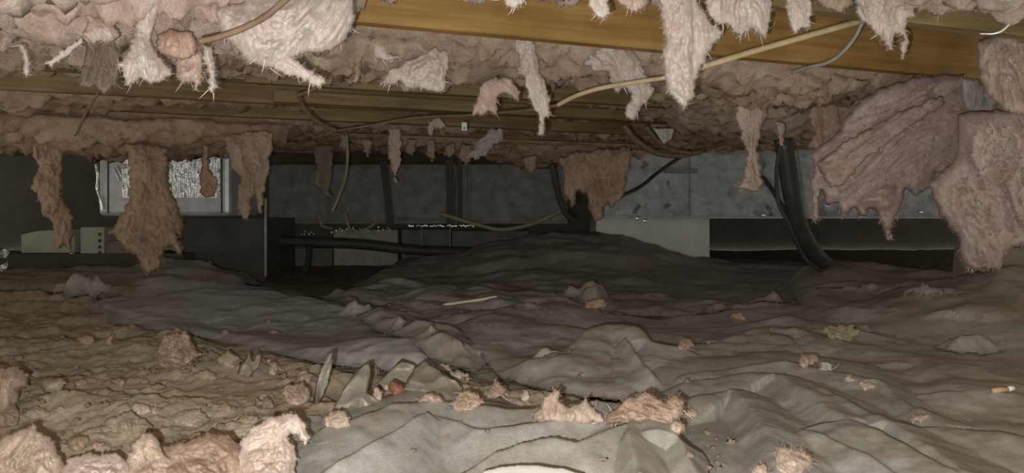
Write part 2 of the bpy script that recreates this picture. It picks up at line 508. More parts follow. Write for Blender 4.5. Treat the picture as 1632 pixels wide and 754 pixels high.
def pillow(name, outline, Y, thick, seed, mat, label, cat='insulation', group=None, tilt=0.0, rag=2.6, lump=1.0,
           streak=90.0, fuzz=300, flen=0.02, fwid=0.00035, step=None, aniso=2.6, back=0.7, parent=None, freq=26.0, curve=None, offs=None, crease=None, wisps=None):
    """outline in photo pixels; Y metres (or callable of px); closed solid lump bulging 'thick' towards the viewer"""
    rg = np.random.default_rng(seed)
    poly = refine(outline, 3.0 if crease is None else 5.0, rag, rg)
    lo, hi = poly.min(0), poly.max(0)
    if step is None:
        step = max(1.15, math.sqrt((hi - lo).prod() / 9000.0))
    nx = int((hi[0] - lo[0]) / step) + 2
    ny = int((hi[1] - lo[1]) / step) + 2
    gx = lo[0] + np.arange(nx) * step
    gy = lo[1] + np.arange(ny) * step
    G = np.stack(np.meshgrid(gx, gy, indexing='xy'), -1).reshape(-1, 2)
    ins = inside(G, poly)
    I = ins.reshape(ny, nx)
    cell = I[:-1, :-1] & I[1:, :-1] & I[:-1, 1:] & I[1:, 1:]
    used = np.zeros((ny, nx), bool)
    full = np.zeros((ny, nx), int)
    for dy in (0, 1):
        for dx in (0, 1):
            used[dy:ny - 1 + dy, dx:nx - 1 + dx] |= cell
            full[dy:ny - 1 + dy, dx:nx - 1 + dx] += cell
    vid = -np.ones(ny * nx, int)
    u = used.ravel()
    vid[u] = np.arange(u.sum())
    pts = G[u].copy()
    border = (full.ravel()[u] < 4)
    d, q, _, _ = near_seg(pts, poly)
    snap = border & (d < 2.2 * step)
    pts[snap] = q[snap]
    d[border] = 0
    Yb = np.array([Y(x) for x in pts[:, 0]]) if callable(Y) else np.full(len(pts), float(Y))
    h01 = (pts[:, 1] - lo[1]) / (hi[1] - lo[1] + 1e-9)      # 0 top .. 1 bottom
    Yb = Yb + tilt * (1 - h01)
    if curve is not None:
        Yb = Yb + curve * np.sin((pts[:, 0] - lo[0]) / (hi[0] - lo[0]) * math.pi)
    Rpx = thick / Yb.mean() * F
    pr = np.sqrt(np.clip(1 - (1 - np.clip(d / Rpx, 0, 1)) ** 2, 0, 1))
    ca, sa = math.cos(math.radians(streak)), math.sin(math.radians(streak))
    m = pts / F * Yb.mean()
    al = (m[:, 0] * ca + m[:, 1] * sa) / aniso
    ac = -m[:, 0] * sa + m[:, 1] * ca
    def field(o):
        base = np.stack([al * freq, ac * freq, np.full(len(al), o)], 1)
        w = np.stack([noise3(base * 0.7 + 3.1), noise3(base * 0.7 + 8.7), np.zeros(len(al))], 1)
        if crease:
            return crease * (ridged(base * 0.8 + 0.4 * w, 2, 0.5) - 0.9) + 0.3 * fbm(base * 0.5, 2)
        return 0.6 * fbm(base * 0.45 + 0.5 * w, 3) - 0.75 * (ridged(base * 0.8 + 0.8 * w, 4, 0.55) - 1.25) + 0.2 * fbm(base * 4.1 + w, 3, 0.7)
    nf, nb = field(seed * 1.7), field(seed * 1.7 + 50)
    edge = np.clip(d / (Rpx * 0.6), 0, 1)
    yf = Yb - thick * pr - lump * min(thick, 0.045) * nf * edge * 0.85
    yb = Yb + thick * back * pr + lump * min(thick, 0.04) * nb * edge * 0.5
    yb = np.maximum(yb, yf + 0.0)
    def to3(yy):
        return np.stack([(pts[:, 0] - CX) / F * yy, yy, CAMZ - (pts[:, 1] - HY) / F * yy], 1)
    Vf = to3(yf)
    bid = np.arange(len(pts))
    nb_i = ~border
    bid[nb_i] = len(pts) + np.arange(nb_i.sum())
    Vb = to3(yb)[nb_i]
    V = np.vstack([Vf, Vb])
    a = vid.reshape(ny, nx)
    jj, ii = np.nonzero(cell)
    q1 = np.stack([a[jj, ii], a[jj + 1, ii], a[jj + 1, ii + 1], a[jj, ii + 1]], 1)
    q2 = bid[q1][:, ::-1]
    k = V[:, 2].argmin()
    org = np.array([V[:, 0].mean(), V[:, 1].mean(), V[:, 2].min()])
    if offs is not None:
        V = V + np.asarray(offs)
    me = new_mesh(name, V - org, np.vstack([q1, q2]))
    o = link(name, me, mat, parent, org if parent is None else org)
    if parent is None:
        tag(o, label, cat, group)
    if fuzz:
        nrm = normals_of(me)
        wts = np.full(len(V), 1.0)
        wts[:len(pts)][border] = 9.0
        wts[len(pts):] = 0.15
        fibres('loose_fibres', V - org, nrm, int(fuzz * 2.3), flen * 0.5, 0.00009 * Yb.mean(), FIB.get(mat, mat), o, seed + 1, weights=wts)
        nw = max(6, fuzz // 22) if wisps is None else wisps
        if nw:
            wt = np.where(wts > 5, 1.0, 0.06); wt[len(pts):] = 0
            wt = wt * (0.15 + np.concatenate([h01, np.zeros(len(V) - len(pts))]) ** 1.5)
            fibres('wisps', V - org, nrm, nw, 0.022, 0.00045 * Yb.mean(), FIB.get(mat, mat), o, seed + 8, down=1.0, weights=wt)
    return o

# ------------------------------------------------------------------ setting
# subfloor above the joists, with its boards
ceil_me = box_mesh('ceiling', -6, 6, -1.0, 8.2, JZ + JH, JZ + JH + 0.03)
ceiling = tag(link('ceiling', ceil_me, SUBFLOOR), 'brown subfloor boards above the joists', None, None, 'structure')

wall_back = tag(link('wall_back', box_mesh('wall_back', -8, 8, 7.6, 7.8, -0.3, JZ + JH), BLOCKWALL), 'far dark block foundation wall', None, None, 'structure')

# ------------------------------------------------------------------ joists
def joist(k, mat, label, s0=-4.2, s1=5.0, nicks=0):
    # local frame: x along the joist, y across, z up, origin at the joist's underside
    L = s1 - s0
    bm = bmesh.new()
    n = 60
    rows = []
    rg = random.Random(100 + k)
    for i in range(n + 1):
        x = s0 + L * i / n
        w = 0.0012 * math.sin(i * 0.7 + k) + rg.uniform(-0.0006, 0.0006)
        c = 0.003
        prof = [(-0.019 + c, 0), (0.019 - c, 0), (0.019, c), (0.019, JH), (-0.019, JH), (-0.019, c)]
        rows.append([bm.verts.new((x, py + w, pz + (w * 0.8 if pz < 0.1 else 0))) for py, pz in prof])
    for i in range(n):
        for j in range(6):
            j2 = (j + 1) % 6
            bm.faces.new((rows[i][j], rows[i][j2], rows[i + 1][j2], rows[i + 1][j]))
    bm.faces.new(rows[0]); bm.faces.new(rows[-1][::-1])
    bmesh.ops.recalc_face_normals(bm, faces=bm.faces)
    me = bm_mesh('floor_joist', bm)
    t = T0(k)
    o = link('floor_joist', me, mat, None, (-SN * t, CS * t, JZ))
    o.rotation_euler = (0, 0, JA)
    return tag(o, label, 'joist', 'timber floor joists overhead')

joist(-2, WOOD_OLD, 'nearest timber joist just above the top edge of the view')
joist(-1, WOOD_OLD, 'brown timber joist crossing the top right corner above the silver wire')
joist(0, WOOD, 'bright orange-brown timber joist crossing the top centre of the picture')
joist(1, WOOD_OLD, 'timber joist mostly buried in the tan insulation behind the orange-brown joist')
joist(2, WOOD_OLD, 'weathered joist at upper left, first exposed one below the pale tufts')
joist(3, WOOD_OLD, 'weathered joist at upper left, second exposed one below the pale tufts')
joist(4, WOOD_OLD, 'weathered joist just above the dusty brown insulation at far left')
for k, txt in ((5, 'shadowed joist above the dusty brown insulation behind the small metal plate'),
               (6, 'shadowed joist deep in the crawl space above the foil box'),
               (7, 'shadowed joist deep in the crawl space above the long duct'),
               (8, 'farthest shadowed joist in front of the foundation wall')):
    joist(k, WOOD_OLD, txt)

# ledger strip nailed along the third joist's foot, and the splice block at its end
def local_box(name, k, s0, s1, dy0, dy1, z0, z1, mat, label, cat):
    t = T0(k)
    me = box_mesh(name, s0, s1, dy0, dy1, z0, z1, 0.002)
    o = link(name, me, mat, None, (-SN * t, CS * t, JZ))
    o.rotation_euler = (0, 0, JA)
    return tag(o, label, cat)
local_box('ledger_strip', 2, -1.6, 0.02, -0.059, -0.0205, 0.0, 0.042, WOOD_OLD, 'narrow timber ledger strip nailed along the weathered joist at upper left', 'strip')
local_box('ledger_strip', 3, 0.12, 2.3, -0.059, -0.0205, 0.0, 0.042, WOOD_OLD, 'narrow timber ledger strip nailed along the exposed joist at upper centre', 'strip')

# ------------------------------------------------------------------ batts in the bays
def batt(k, sil, mat, label, seed, ns=420, nq=46, fuzz=2500, flen=0.02, lump=0.022, tc=None, hw=None, spread=0.5, fw=0.0006):
    """bay k lies between joists k-1 and k; sil = (px, py) of its sagging underside"""
    t1, t2 = T0(k - 1) + 0.0215, T0(k) - 0.0215
    tc_ = (t1 + t2) / 2 if tc is None else tc
    hw_ = (t2 - t1) / 2 if hw is None else hw
    S, Z = [], []
    for px, py in sil:
        Y = bayY(px, tc_)
        S.append(CS * (px - CX) / F * Y + SN * Y)
        Z.append(CAMZ - (py - HY) / F * Y)
    s = np.linspace(S[0], S[-1], ns)
    zb = np.interp(s, S, Z)
    ker = np.hanning(9); ker /= ker.sum()
    zb = np.convolve(np.pad(zb, 4, 'edge'), ker, 'valid')
    q = np.linspace(0, math.pi, nq)
    ss, qq = np.meshgrid(s, q, indexing='ij')
    zz0 = np.repeat(zb[:, None], nq, 1)
    ztop = JZ + JH - 0.004
    cq, sq = np.cos(qq), np.sin(qq)
    off = -np.sign(cq) * np.abs(cq) ** 0.75 * hw_
    z = ztop + (zz0 - ztop) * np.abs(sq) ** 0.55
    # where it sags under the joists it spreads over their feet
    below = np.clip((JZ - 0.004 - z) / 0.03, 0, 1)
    sag = np.clip((JZ - zz0) / 0.06, 0, 1)
    off = off * (1 + spread * below * sag)
    t = tc_ + off
    p3 = np.stack([ss, t, z], -1).reshape(-1, 3)
    base = p3 * np.array([9.0, 13.0, 13.0]) + seed * 7.7
    w = np.stack([noise3(base + 3.3), noise3(base + 11.1), noise3(base + 23.9)], 1)
    n = 0.6 * fbm(base * 0.8 + 0.6 * w, 3) - 0.7 * (ridged(base * 1.3 + 0.8 * w, 4, 0.55) - 1.25) + 0.2 * fbm(base * 6 + w, 3, 0.7)
    drip = np.clip(noise3(np.stack([p3[:, 0] * 17, p3[:, 1] * 12, np.full(len(p3), seed * 3.1)], 1)) - 0.2, 0, 1) * 0.04
    # displacement direction: outward of the U
    dt = -np.sign(cq) * np.abs(cq)
    dz = -np.abs(sq)
    inbay = (1 - below).ravel()
    p3[:, 1] += (n * lump * 1.0) * dt.ravel() * (1 - 0.85 * inbay)
    p3[:, 2] += (n * lump * 1.5 + drip) * dz.ravel()
    p3[:, 0] += 0.012 * noise3(base * 1.3 + 40)
    # stay clear of the timber above the joists' undersides
    lim = (p3[:, 2] > JZ - 0.003)
    p3[lim, 1] = np.clip(p3[lim, 1], t1, t2)
    p3[:, 2] = np.minimum(p3[:, 2], ztop)
    V = np.stack([CS * p3[:, 0] - SN * p3[:, 1], SN * p3[:, 0] + CS * p3[:, 1], p3[:, 2]], 1)
    i, j = np.meshgrid(np.arange(ns - 1), np.arange(nq - 1), indexing='ij')
    a = (i * nq + j).ravel()
    faces = np.stack([a, a + nq, a + nq + 1, a + 1], 1)
    # lid so the batt is a closed body
    i = np.arange(ns - 1) * nq
    lid = np.stack([i, i + nq - 1, i + 2 * nq - 1, i + nq], 1)
    org = V.mean(0); org[2] = V[:, 2].min()
    me = new_mesh('insulation_batt', V - org, np.vstack([faces[:, ::-1], lid]))
    o = tag(link('insulation_batt', me, mat, None, org), label, 'insulation', 'insulation batts between the joists')
    if fuzz:
        nrm = normals_of(me)
        fr = np.arange(len(V))
        low = 0.1 + np.clip((JZ + 0.05 - V[:, 2]) / 0.08, 0, 1) ** 2
        fibres('loose_fibres', V - org, nrm, fuzz * 3, flen * 0.5, fw * 0.25, FIB[mat], o, seed + 5, weights=low)
    return o

batt(-1, [(-260, 10), (0, -40), (400, -70), (800, -90), (1050, -70), (1200, -50), (1400, -40), (1640, 0), (1850, 20)],
     INS_PINK, 'pale batt above the top edge that the white top tufts hang from', 2, ns=260, nq=40, fuzz=300)
batt(-0, [(-260, 60), (-60, 52), (0, 48), (60, 58), (130, 50), (200, 66), (290, 72), (340, 62), (400, 84), (450, 82), (500, 66), (535, 44), (560, 12), (600, -30), (760, -30), (900, -26), (1000, -30), (1150, -32), (1300, -14), (1450, -4), (1560, 12), (1632, 40), (1800, 60)],
     INS_PINK, 'pale pink batt bulging under the ceiling across the top left corner', 3, ns=520, nq=56, fuzz=5000, fw=0.0005)
batt(1, [(-300, 96), (0, 92), (120, 92), (250, 108), (380, 110), (470, 104), (540, 118), (600, 118), (660, 122), (720, 126), (790, 112), (860, 118), (930, 124), (1000, 122), (1070, 134), (1140, 142), (1220, 164), (1300, 166), (1380, 156), (1460, 140), (1540, 150), (1640, 150), (1800, 150)],
     INS_TAN, 'tan lumpy batt sagging just below the bright orange-brown joist', 5, ns=520, nq=56, fuzz=5000, spread=0.35, fw=0.0006)
batt(2, [(-300, 70), (0, 70), (400, 90), (800, 120), (1000, 135), (1080, 165), (1150, 196), (1240, 216), (1320, 210), (1420, 190), (1520, 175), (1640, 180), (1800, 180)],
     INS_TAN, 'tan batt sagging at upper right behind the long dangling tuft', 8, fuzz=2500, spread=0.3, fw=0.0007)
batt(3, [(-300, 106), (0, 112), (150, 104), (400, 122), (600, 126), (800, 140), (1000, 165), (1090, 200), (1160, 222), (1250, 226), (1500, 200), (1700, 200)],
     INS_BROWN, 'brown batt tucked high between the exposed joists of the second row', 9, ns=300, fuzz=600, spread=0.25, fw=0.0007)
batt(4, [(-300, 150), (0, 170), (40, 176), (90, 168), (150, 170), (260, 162), (400, 166), (600, 166), (800, 176), (1000, 190), (1100, 222), (1200, 232), (1500, 225), (1700, 225)],
     INS_BROWN, 'brown batt tucked high between the exposed joists of the third row', 10, ns=300, fuzz=600, spread=0.25, fw=0.0008)
batt(5, [(-400, 232), (-60, 236), (0, 238), (50, 234), (110, 244), (180, 246), (250, 246), (330, 246), (390, 248), (430, 236), (465, 216), (500, 206), (600, 204), (800, 206), (1000, 218), (1100, 232), (1300, 240), (1700, 245)],
     INS_BROWN, 'long dusty brown batt sagging at far left above the foil box', 12, ns=460, nq=52, fuzz=3500, spread=0.55, lump=0.026, fw=0.0009)
batt(6, [(-400, 230), (300, 230), (420, 238), (470, 220), (520, 222), (570, 228), (630, 236), (700, 238), (770, 246), (830, 258), (900, 260), (960, 262), (1010, 252), (1060, 244), (1120, 238), (1300, 245), (1700, 250)],
     INS_BROWN, 'dusty pink-brown batt sagging at mid distance above the long duct', 13, ns=460, nq=50, fuzz=3500, spread=0.5, lump=0.024, fw=0.001)
batt(7, [(-400, 236), (400, 236), (800, 242), (1200, 246), (1700, 250)], INS_BROWN, 'farthest dusty batt in the dark above the girder', 14, ns=200, nq=30, fuzz=0)

# ------------------------------------------------------------------ hanging tufts
HG = 'torn insulation hanging from the ceiling'
b0 = lambda off=0.0: (lambda px: bayY(px, 1.40) + off)
def tuft(outline, Y, thick, seed, mat, label, **kw):
    kw.setdefault('group', HG)
    return pillow('insulation_tuft', outline, Y, thick, seed, mat, label, **kw)

tuft([(222, -40), (268, -40), (262, 0), (250, 30), (240, 55), (245, 80), (262, 100), (275, 118), (262, 130), (240, 132), (222, 125), (205, 138), (196, 118), (185, 104), (200, 90), (210, 70), (218, 40)],
     b0(-0.13), 0.030, 21, INS_WHITE, 'white forked tuft sweeping down left over the bulging pale batt', fuzz=700)
tuft([(250, 58), (270, 46), (300, 50), (316, 66), (313, 85), (292, 96), (265, 92), (250, 80)], b0(-0.12), 0.03, 22, INS_ROSE, 'rosy rounded lump beside the white forked tuft at upper left', fuzz=300)
tuft([(282, 76), (322, 82), (324, 118), (316, 140), (312, 151), (306, 132), (290, 132), (278, 118)], b0(-0.10), 0.026, 23, INS_PINK, 'stubby pink tuft under the rosy lump at upper left', fuzz=350)
tuft([(322, 72), (340, 74), (342, 98), (346, 132), (342, 150), (333, 148), (333, 120), (326, 96)], b0(-0.11), 0.012, 24, INS_WHITE, 'thin pale finger of insulation with a shadow, below the end of the brown cable', fuzz=200)
tuft([(345, 14), (450, -20), (560, -10), (566, 30), (552, 62), (528, 80), (496, 84), (470, 90), (464, 104), (446, 112), (420, 106), (398, 100), (376, 78), (352, 60)],
     b0(-0.17), 0.055, 25, INS_WHITE, 'big fluffy white-pink mass hanging at top left of the orange-brown joist', fuzz=900, lump=1.0, freq=20, streak=120)
tuft([(428, 92), (462, 88), (490, 108), (512, 122), (521, 131), (511, 140), (490, 130), (462, 120), (434, 108)], b0(-0.19), 0.016, 26, INS_WHITE, 'white pointed strand slanting down right from the big fluffy mass', fuzz=300, streak=35)
tuft([(30, 68), (41, 70), (49, 103), (47, 120), (40, 122), (38, 100)], b0(-0.05), 0.010, 27, INS_WHITE, 'short white finger of insulation at the far left top', fuzz=120)
tuft([(71, 102), (100, 80), (128, 58), (134, 68), (108, 89), (80, 104)], b0(-0.08), 0.010, 28, INS_WHITE, 'thin white strand slanting down left in front of the weathered joists', fuzz=160, streak=145)
tuft([(140, 60), (188, 62), (194, 108), (186, 138), (165, 150), (150, 140), (127, 135), (134, 100)], b0(0.06), 0.02, 29, INS_GREY, 'dark grey dusty rag of insulation hanging at upper left', fuzz=500)
tuft([(140, 22), (180, 30), (192, 52), (180, 68), (150, 70), (132, 56)], b0(-0.10), 0.028, 30, INS_PINK, 'round pink lump left of the white forked tuft', fuzz=300)
bm1 = lambda off=0.0: (lambda px: bayY(px, 1.13) + off)
b1 = lambda off=0.0: (lambda px: bayY(px, 1.78) + off)
tuft([(558, 66), (577, 70), (577, 112), (569, 132), (560, 130), (565, 108)], b1(-0.1), 0.014, 31, INS_TAN, 'small tan curl dangling left of the whitish clump', fuzz=150)
tuft([(608, 130), (628, 106), (660, 92), (690, 74), (718, 84), (714, 120), (706, 146), (690, 146), (670, 138), (650, 143), (638, 129), (618, 136)],
     b1(-0.14), 0.035, 32, INS_WHITE, 'ragged whitish clump hanging below the left end of the orange-brown joist', fuzz=800)
tuft([(592, 66), (612, 68), (620, 84), (640, 92), (618, 98), (598, 94)], b1(-0.12), 0.018, 33, INS_WHITE, 'small pale curl above the ragged whitish clump', fuzz=200)
tuft([(720, 56), (760, 60), (762, 84), (744, 98), (722, 96), (706, 84)], b1(-0.10), 0.03, 34, INS_ROSE, 'rosy lump above the ragged whitish clump, under the joist', fuzz=300)
tuft([(750, 183), (760, 160), (766, 138), (786, 122), (815, 124), (830, 148), (826, 164), (814, 152), (802, 146), (792, 160), (791, 184), (780, 178), (764, 183)],
     b1(-0.06), 0.014, 35, INS_PINK, 'pink looped curl dangling left of the long central strand', fuzz=300)
tuft([(816, 56), (850, 60), (857, 95), (861, 115), (873, 140), (878, 160), (876, 188), (869, 191), (866, 214), (859, 214), (858, 186), (848, 166), (840, 150), (836, 125), (826, 110), (826, 88)],
     b1(-0.12), 0.02, 36, INS_WHITE, 'long pale pink strand dangling at the picture centre over the cable', fuzz=600)
tuft([(930, 98), (955, 76), (1000, 70), (1022, 100), (1032, 124), (1044, 140), (1037, 158), (1023, 170), (1009, 191), (998, 189), (999, 168), (1007, 150), (992, 140), (985, 153), (977, 140), (968, 116), (944, 112)],
     b1(-0.12), 0.026, 37, INS_WHITE, 'pale tattered tuft shaped like a claw, right of the long central strand', fuzz=700, streak=60)
tuft([(1050, -60), (1118, -60), (1114, 0), (1132, 34), (1152, 52), (1134, 72), (1122, 100), (1109, 125), (1105, 160), (1090, 173), (1078, 160), (1064, 152), (1057, 120), (1057, 85), (1061, 60), (1053, 30)],
     bm1(0.0), 0.045, 38, INS_WHITE, 'large thick pale tuft hanging across the orange-brown joist', fuzz=1500)
tuft([(1118, -60), (1232, -60), (1228, 35), (1219, 61), (1206, 52), (1196, 48), (1182, 59), (1160, 42), (1140, 36), (1126, 20)],
     bm1(0.0), 0.045, 39, INS_WHITE, 'white drooping clump at the top edge right of the large thick tuft', fuzz=1000)
tuft([(1246, -60), (1292, -60), (1293, 42), (1279, 44), (1267, 53), (1255, 30)], bm1(0.0), 0.022, 40, INS_WHITE, 'bright white stubby tuft at the top edge above the tan cable', fuzz=500)
tuft([(1358, -60), (1456, -60), (1457, 26), (1446, 30), (1443, 45), (1449, 65), (1440, 95), (1434, 80), (1438, 58), (1425, 52), (1421, 80), (1410, 70), (1395, 50), (1375, 35), (1364, 18)],
     bm1(0.0), 0.040, 41, INS_WHITE, 'white tuft with two ragged points at the top right above the joist', fuzz=900)
tuft([(930, -50), (962, -50), (968, 4), (976, 22), (962, 30), (948, 24), (938, 8)], bm1(0.0), 0.018, 42, INS_WHITE, 'small white wisp at the top edge left of the large thick tuft', fuzz=400)
tuft([(980, -50), (1032, -50), (1030, 8), (1014, 20), (996, 16), (984, 4)], bm1(0.0), 0.022, 43, INS_PINK, 'small pink lump at the top edge next to the large thick tuft', fuzz=350)
tuft([(794, -50), (842, -50), (838, 4), (822, 14), (806, 10)], bm1(0.0), 0.018, 44, INS_WHITE, 'tiny white tuft at the top edge of the centre over the orange-brown joist', fuzz=250)
tuft([(1448, -60), (1720, -60), (1720, 8), (1640, 14), (1600, 8), (1560, 22), (1520, 18), (1490, 24), (1462, 18)], bm1(0.0), 0.03, 62, INS_TAN, 'greyish fluff lining the top right edge above the joist', fuzz=700, streak=0)
tuft([(1296, -60), (1360, -60), (1362, 8), (1340, 20), (1316, 16), (1300, 6)], bm1(0.0), 0.025, 63, INS_TAN, 'dull tan lump at the top edge between the stubby and the two-pointed white tufts', fuzz=300)
b2 = lambda off=0.0: (lambda px: bayY(px, 2.0) + off)
tuft([(1172, 140), (1224, 138), (1224, 180), (1213, 208), (1206, 235), (1212, 265), (1215, 290), (1206, 309), (1190, 302), (1177, 297), (1186, 280), (1189, 262), (1190, 240), (1181, 215), (1174, 190)],
     b2(-0.12), 0.028, 45, INS_PINK, 'long knobbly pink tuft dangling in front of the grey duct at right', fuzz=700)
tuft([(1232, 192), (1252, 196), (1250, 222), (1252, 236), (1244, 232), (1240, 212)], b2(-0.08), 0.009, 46, INS_PINK, 'short thin pink wisp above the fat black hose', fuzz=120)
tuft([(1268, 112), (1312, 108), (1332, 160), (1342, 200), (1326, 226), (1312, 240), (1300, 242), (1288, 234), (1298, 208), (1288, 172)],
     b2(-0.16), 0.024, 47, INS_ROSE, 'reddish pink strand hanging at right beside the big mauve sheet of insulation', fuzz=500)
tuft([(1540, 118), (1544, 180), (1533, 250), (1513, 281), (1492, 276), (1482, 300), (1460, 313), (1444, 302), (1436, 330), (1424, 352), (1420, 391), (1411, 370), (1400, 340), (1386, 332), (1375, 350), (1360, 330), (1342, 350), (1335, 322), (1318, 332), (1308, 302), (1301, 372), (1295, 332), (1290, 290), (1300, 265), (1288, 246), (1330, 216), (1360, 170), (1400, 140), (1470, 120)],
     lambda px: 2.10 + (px - 1400) * 0.0003, 0.05, 48, INS_MAUVE, 'big mauve pink torn sheet of insulation draping at right with a pointed tail', fuzz=3200, streak=145, flen=0.028, aniso=3.5)
tuft([(1300, 262), (1330, 236), (1390, 200), (1450, 172), (1500, 150), (1506, 166), (1460, 196), (1410, 232), (1370, 262), (1345, 296), (1322, 300)],
     lambda px: 2.02 + (px - 1400) * 0.0003, 0.045, 60, INS_MAUVE, 'rosy diagonal roll of insulation lying across the big mauve sheet', fuzz=900, streak=145, aniso=4)
tuft([(1524, 182), (1566, 176), (1632, 168), (1740, 172), (1790, 210), (1800, 290), (1770, 350), (1700, 384), (1640, 388), (1602, 402), (1592, 430), (1562, 433), (1540, 426), (1527, 402), (1530, 380), (1514, 362), (1500, 346), (1488, 320), (1479, 290), (1500, 276), (1526, 250)],
     1.92, 0.075, 49, INS_MAUVE, 'huge mauve pink mass of insulation hanging down at the right edge', fuzz=3500, streak=60, flen=0.026, lump=1.2)
tuft([(1556, 66), (1600, 50), (1720, 36), (1790, 60), (1800, 130), (1740, 176), (1640, 186), (1600, 176), (1574, 150), (1560, 120)], 1.86, 0.06, 50, INS_PINK, 'dull pink lump filling the upper right corner over the joist end', fuzz=1000)
tuft([(1532, 122), (1560, 128), (1590, 150), (1586, 178), (1546, 182), (1534, 160)], 2.0, 0.03, 51, INS_PALEGREY, 'pale grey fold between the corner lump and the huge mauve mass', fuzz=300)
# far hanging tufts
tuft([(46, 222), (104, 226), (98, 280), (99, 320), (118, 350), (116, 375), (113, 403), (100, 388), (92, 402), (86, 380), (84, 352), (70, 345), (60, 310), (48, 300), (60, 270)],
     2.90, 0.04, 52, INS_BROWN, 'brown ragged tuft dangling at far left in front of the pale blocks', fuzz=800, fwid=0.0003)
tuft([(200, 226), (268, 234), (270, 300), (285, 330), (292, 360), (290, 384), (282, 372), (291, 404), (286, 411), (275, 392), (262, 396), (258, 420), (246, 432), (236, 441), (225, 426), (220, 408), (200, 400), (188, 380), (172, 371), (190, 350), (205, 320), (206, 280)],
     2.88, 0.06, 53, INS_BROWN, 'big brown teardrop tuft hanging in front of the foil box', fuzz=1600, fwid=0.0003)
tuft([(356, 214), (436, 206), (427, 285), (421, 300), (418, 341), (411, 340), (408, 310), (400, 320), (395, 354), (380, 340), (378, 310), (384, 290), (370, 266)],
     2.93, 0.035, 54, INS_TAN, 'two-legged pale brown tuft dangling right of the foil box', fuzz=700, fwid=0.0003)
tuft([(322, 232), (332, 232), (334, 276), (346, 288), (344, 306), (330, 318), (318, 306), (319, 284)], 2.98, 0.015, 61, INS_BROWN, 'small brown wisp in front of the ribbed foil panel', fuzz=120, fwid=0.0003)
tuft([(618, 204), (640, 204), (639, 262), (635, 272), (632, 293), (628, 291), (624, 272), (620, 250)], 3.38, 0.014, 55, INS_PINK, 'thin pink drip of insulation at centre left above the dark duct', fuzz=200, fwid=0.0003)
tuft([(498, 230), (532, 232), (530, 262), (526, 300), (530, 316), (514, 312), (502, 294), (504, 262)], 3.62, 0.018, 56, INS_GREY, 'dim brown-grey curl hanging in the dark left of the duct', fuzz=200, fwid=0.0003)
tuft([(892, 250), (950, 238), (1004, 232), (998, 290), (986, 320), (975, 336), (968, 318), (960, 345), (948, 352), (940, 338), (935, 310), (920, 305), (912, 336), (905, 320), (895, 310), (899, 285)],
     3.3, 0.05, 57, INS_BROWN, 'fringed pink-brown tuft hanging over the gap between the dark and grey ducts', fuzz=1300, fwid=0.0003, flen=0.03)
tuft([(744, 250), (760, 226), (782, 202), (804, 206), (800, 224), (780, 240), (758, 256)], 3.1, 0.016, 58, INS_PALEGREY, 'bluish grey web of fluff slanting below the small metal plate', fuzz=250, streak=135, fwid=0.0003)
tuft([(682, 190), (704, 188), (712, 198), (704, 206), (692, 204), (688, 216), (682, 214)], 3.0, 0.014, 59, INS_PINK, 'small pink blob stuck to the joist near the small metal plate', fuzz=120, fwid=0.0003)
rg = random.Random(5)
for i, (px, py, h, w) in enumerate([(585, 236, 16, 18), (655, 238, 14, 16), (688, 240, 22, 14), (716, 242, 16, 16), (742, 246, 18, 22), (548, 230, 12, 14), (845, 262, 14, 20)]):
    tp = 16
    out = [(px - w / 2, py - tp), (px + w / 2, py - tp), (px + w * 0.45, py + h * 0.3), (px + w * 0.2, py + h * 0.7), (px + w * 0.05, py + h), (px - w * 0.15, py + h * 0.6), (px - w * 0.5, py + h * 0.35)]
    tuft(out, lambda px: bayY(px, 3.46), 0.016, 70 + i, INS_TAN,
         'short torn fringe of insulation above the dark duct, %s from the left' % ['second', 'third', 'fourth', 'fifth', 'sixth', 'first', 'seventh'][i],
         group='torn fringe above the duct', fuzz=120, fwid=0.0003)

# ------------------------------------------------------------------ ground: layered height fields on one fan-shaped grid
NR, NCc = 460, 860
yr = 0.62 * (7.6 / 0.62) ** np.linspace(0, 1, NR)
uc = np.linspace(-0.92, 0.92, NCc)
GX = uc[None, :] * (yr[:, None] + 0.12)
GY = np.repeat(yr[:, None], NCc, 1)
XY = np.stack([GX, GY], -1).reshape(-1, 2)
FPX = CX + XY[:, 0] / XY[:, 1] * F
FPY = HY + CAMZ / XY[:, 1] * F

XA = XY                      # the points a field is evaluated on
def n2(scale, off=0.0):
    return np.stack([XA[:, 0] * scale, XA[:, 1] * scale, np.full(len(XA), off)], 1)

def crest(points):
    out = []
    for px, py, v in points:
        if v > 0.5:
            Y = v; h = CAMZ - (py - HY) / F * Y
        else:
            h = v; Y = F * (CAMZ - h) / (py - HY)
        out.append(((px - CX) / F * Y, Y, h))
    return np.array(out)

def ridge(points, wf, wb, sharp=1.0):
    """height contribution of a crest line given in photo pixels with depth (or height)"""
    c = crest(points)
    mnx, mxx = c[:, 0].min() - 3 * max(wf, wb), c[:, 0].max() + 3 * max(wf, wb)
    mny, mxy = c[:, 1].min() - 3 * wf, c[:, 1].max() + 3 * wb
    sel = (XA[:, 0] > mnx) & (XA[:, 0] < mxx) & (XA[:, 1] > mny) & (XA[:, 1] < mxy)
    out = np.zeros(len(XA))
    if not sel.any():
        return out
    d, q, k, t = near_seg(XA[sel], c[:, :2], closed=False)
    h = c[k, 2] * (1 - t) + c[np.minimum(k + 1, len(c) - 1), 2] * t
    front = XA[sel][:, 1] < q[:, 1]
    w = np.where(front, wf, wb)
    x = d / w
    out[sel] = h * np.exp(-np.abs(x) ** sharp * 1.0) if sharp < 2 else h * np.exp(-x * x)
    return out

def smax(*fs):
    out = fs[0]
    for f in fs[1:]:
        out = np.maximum(out, f)
    return out

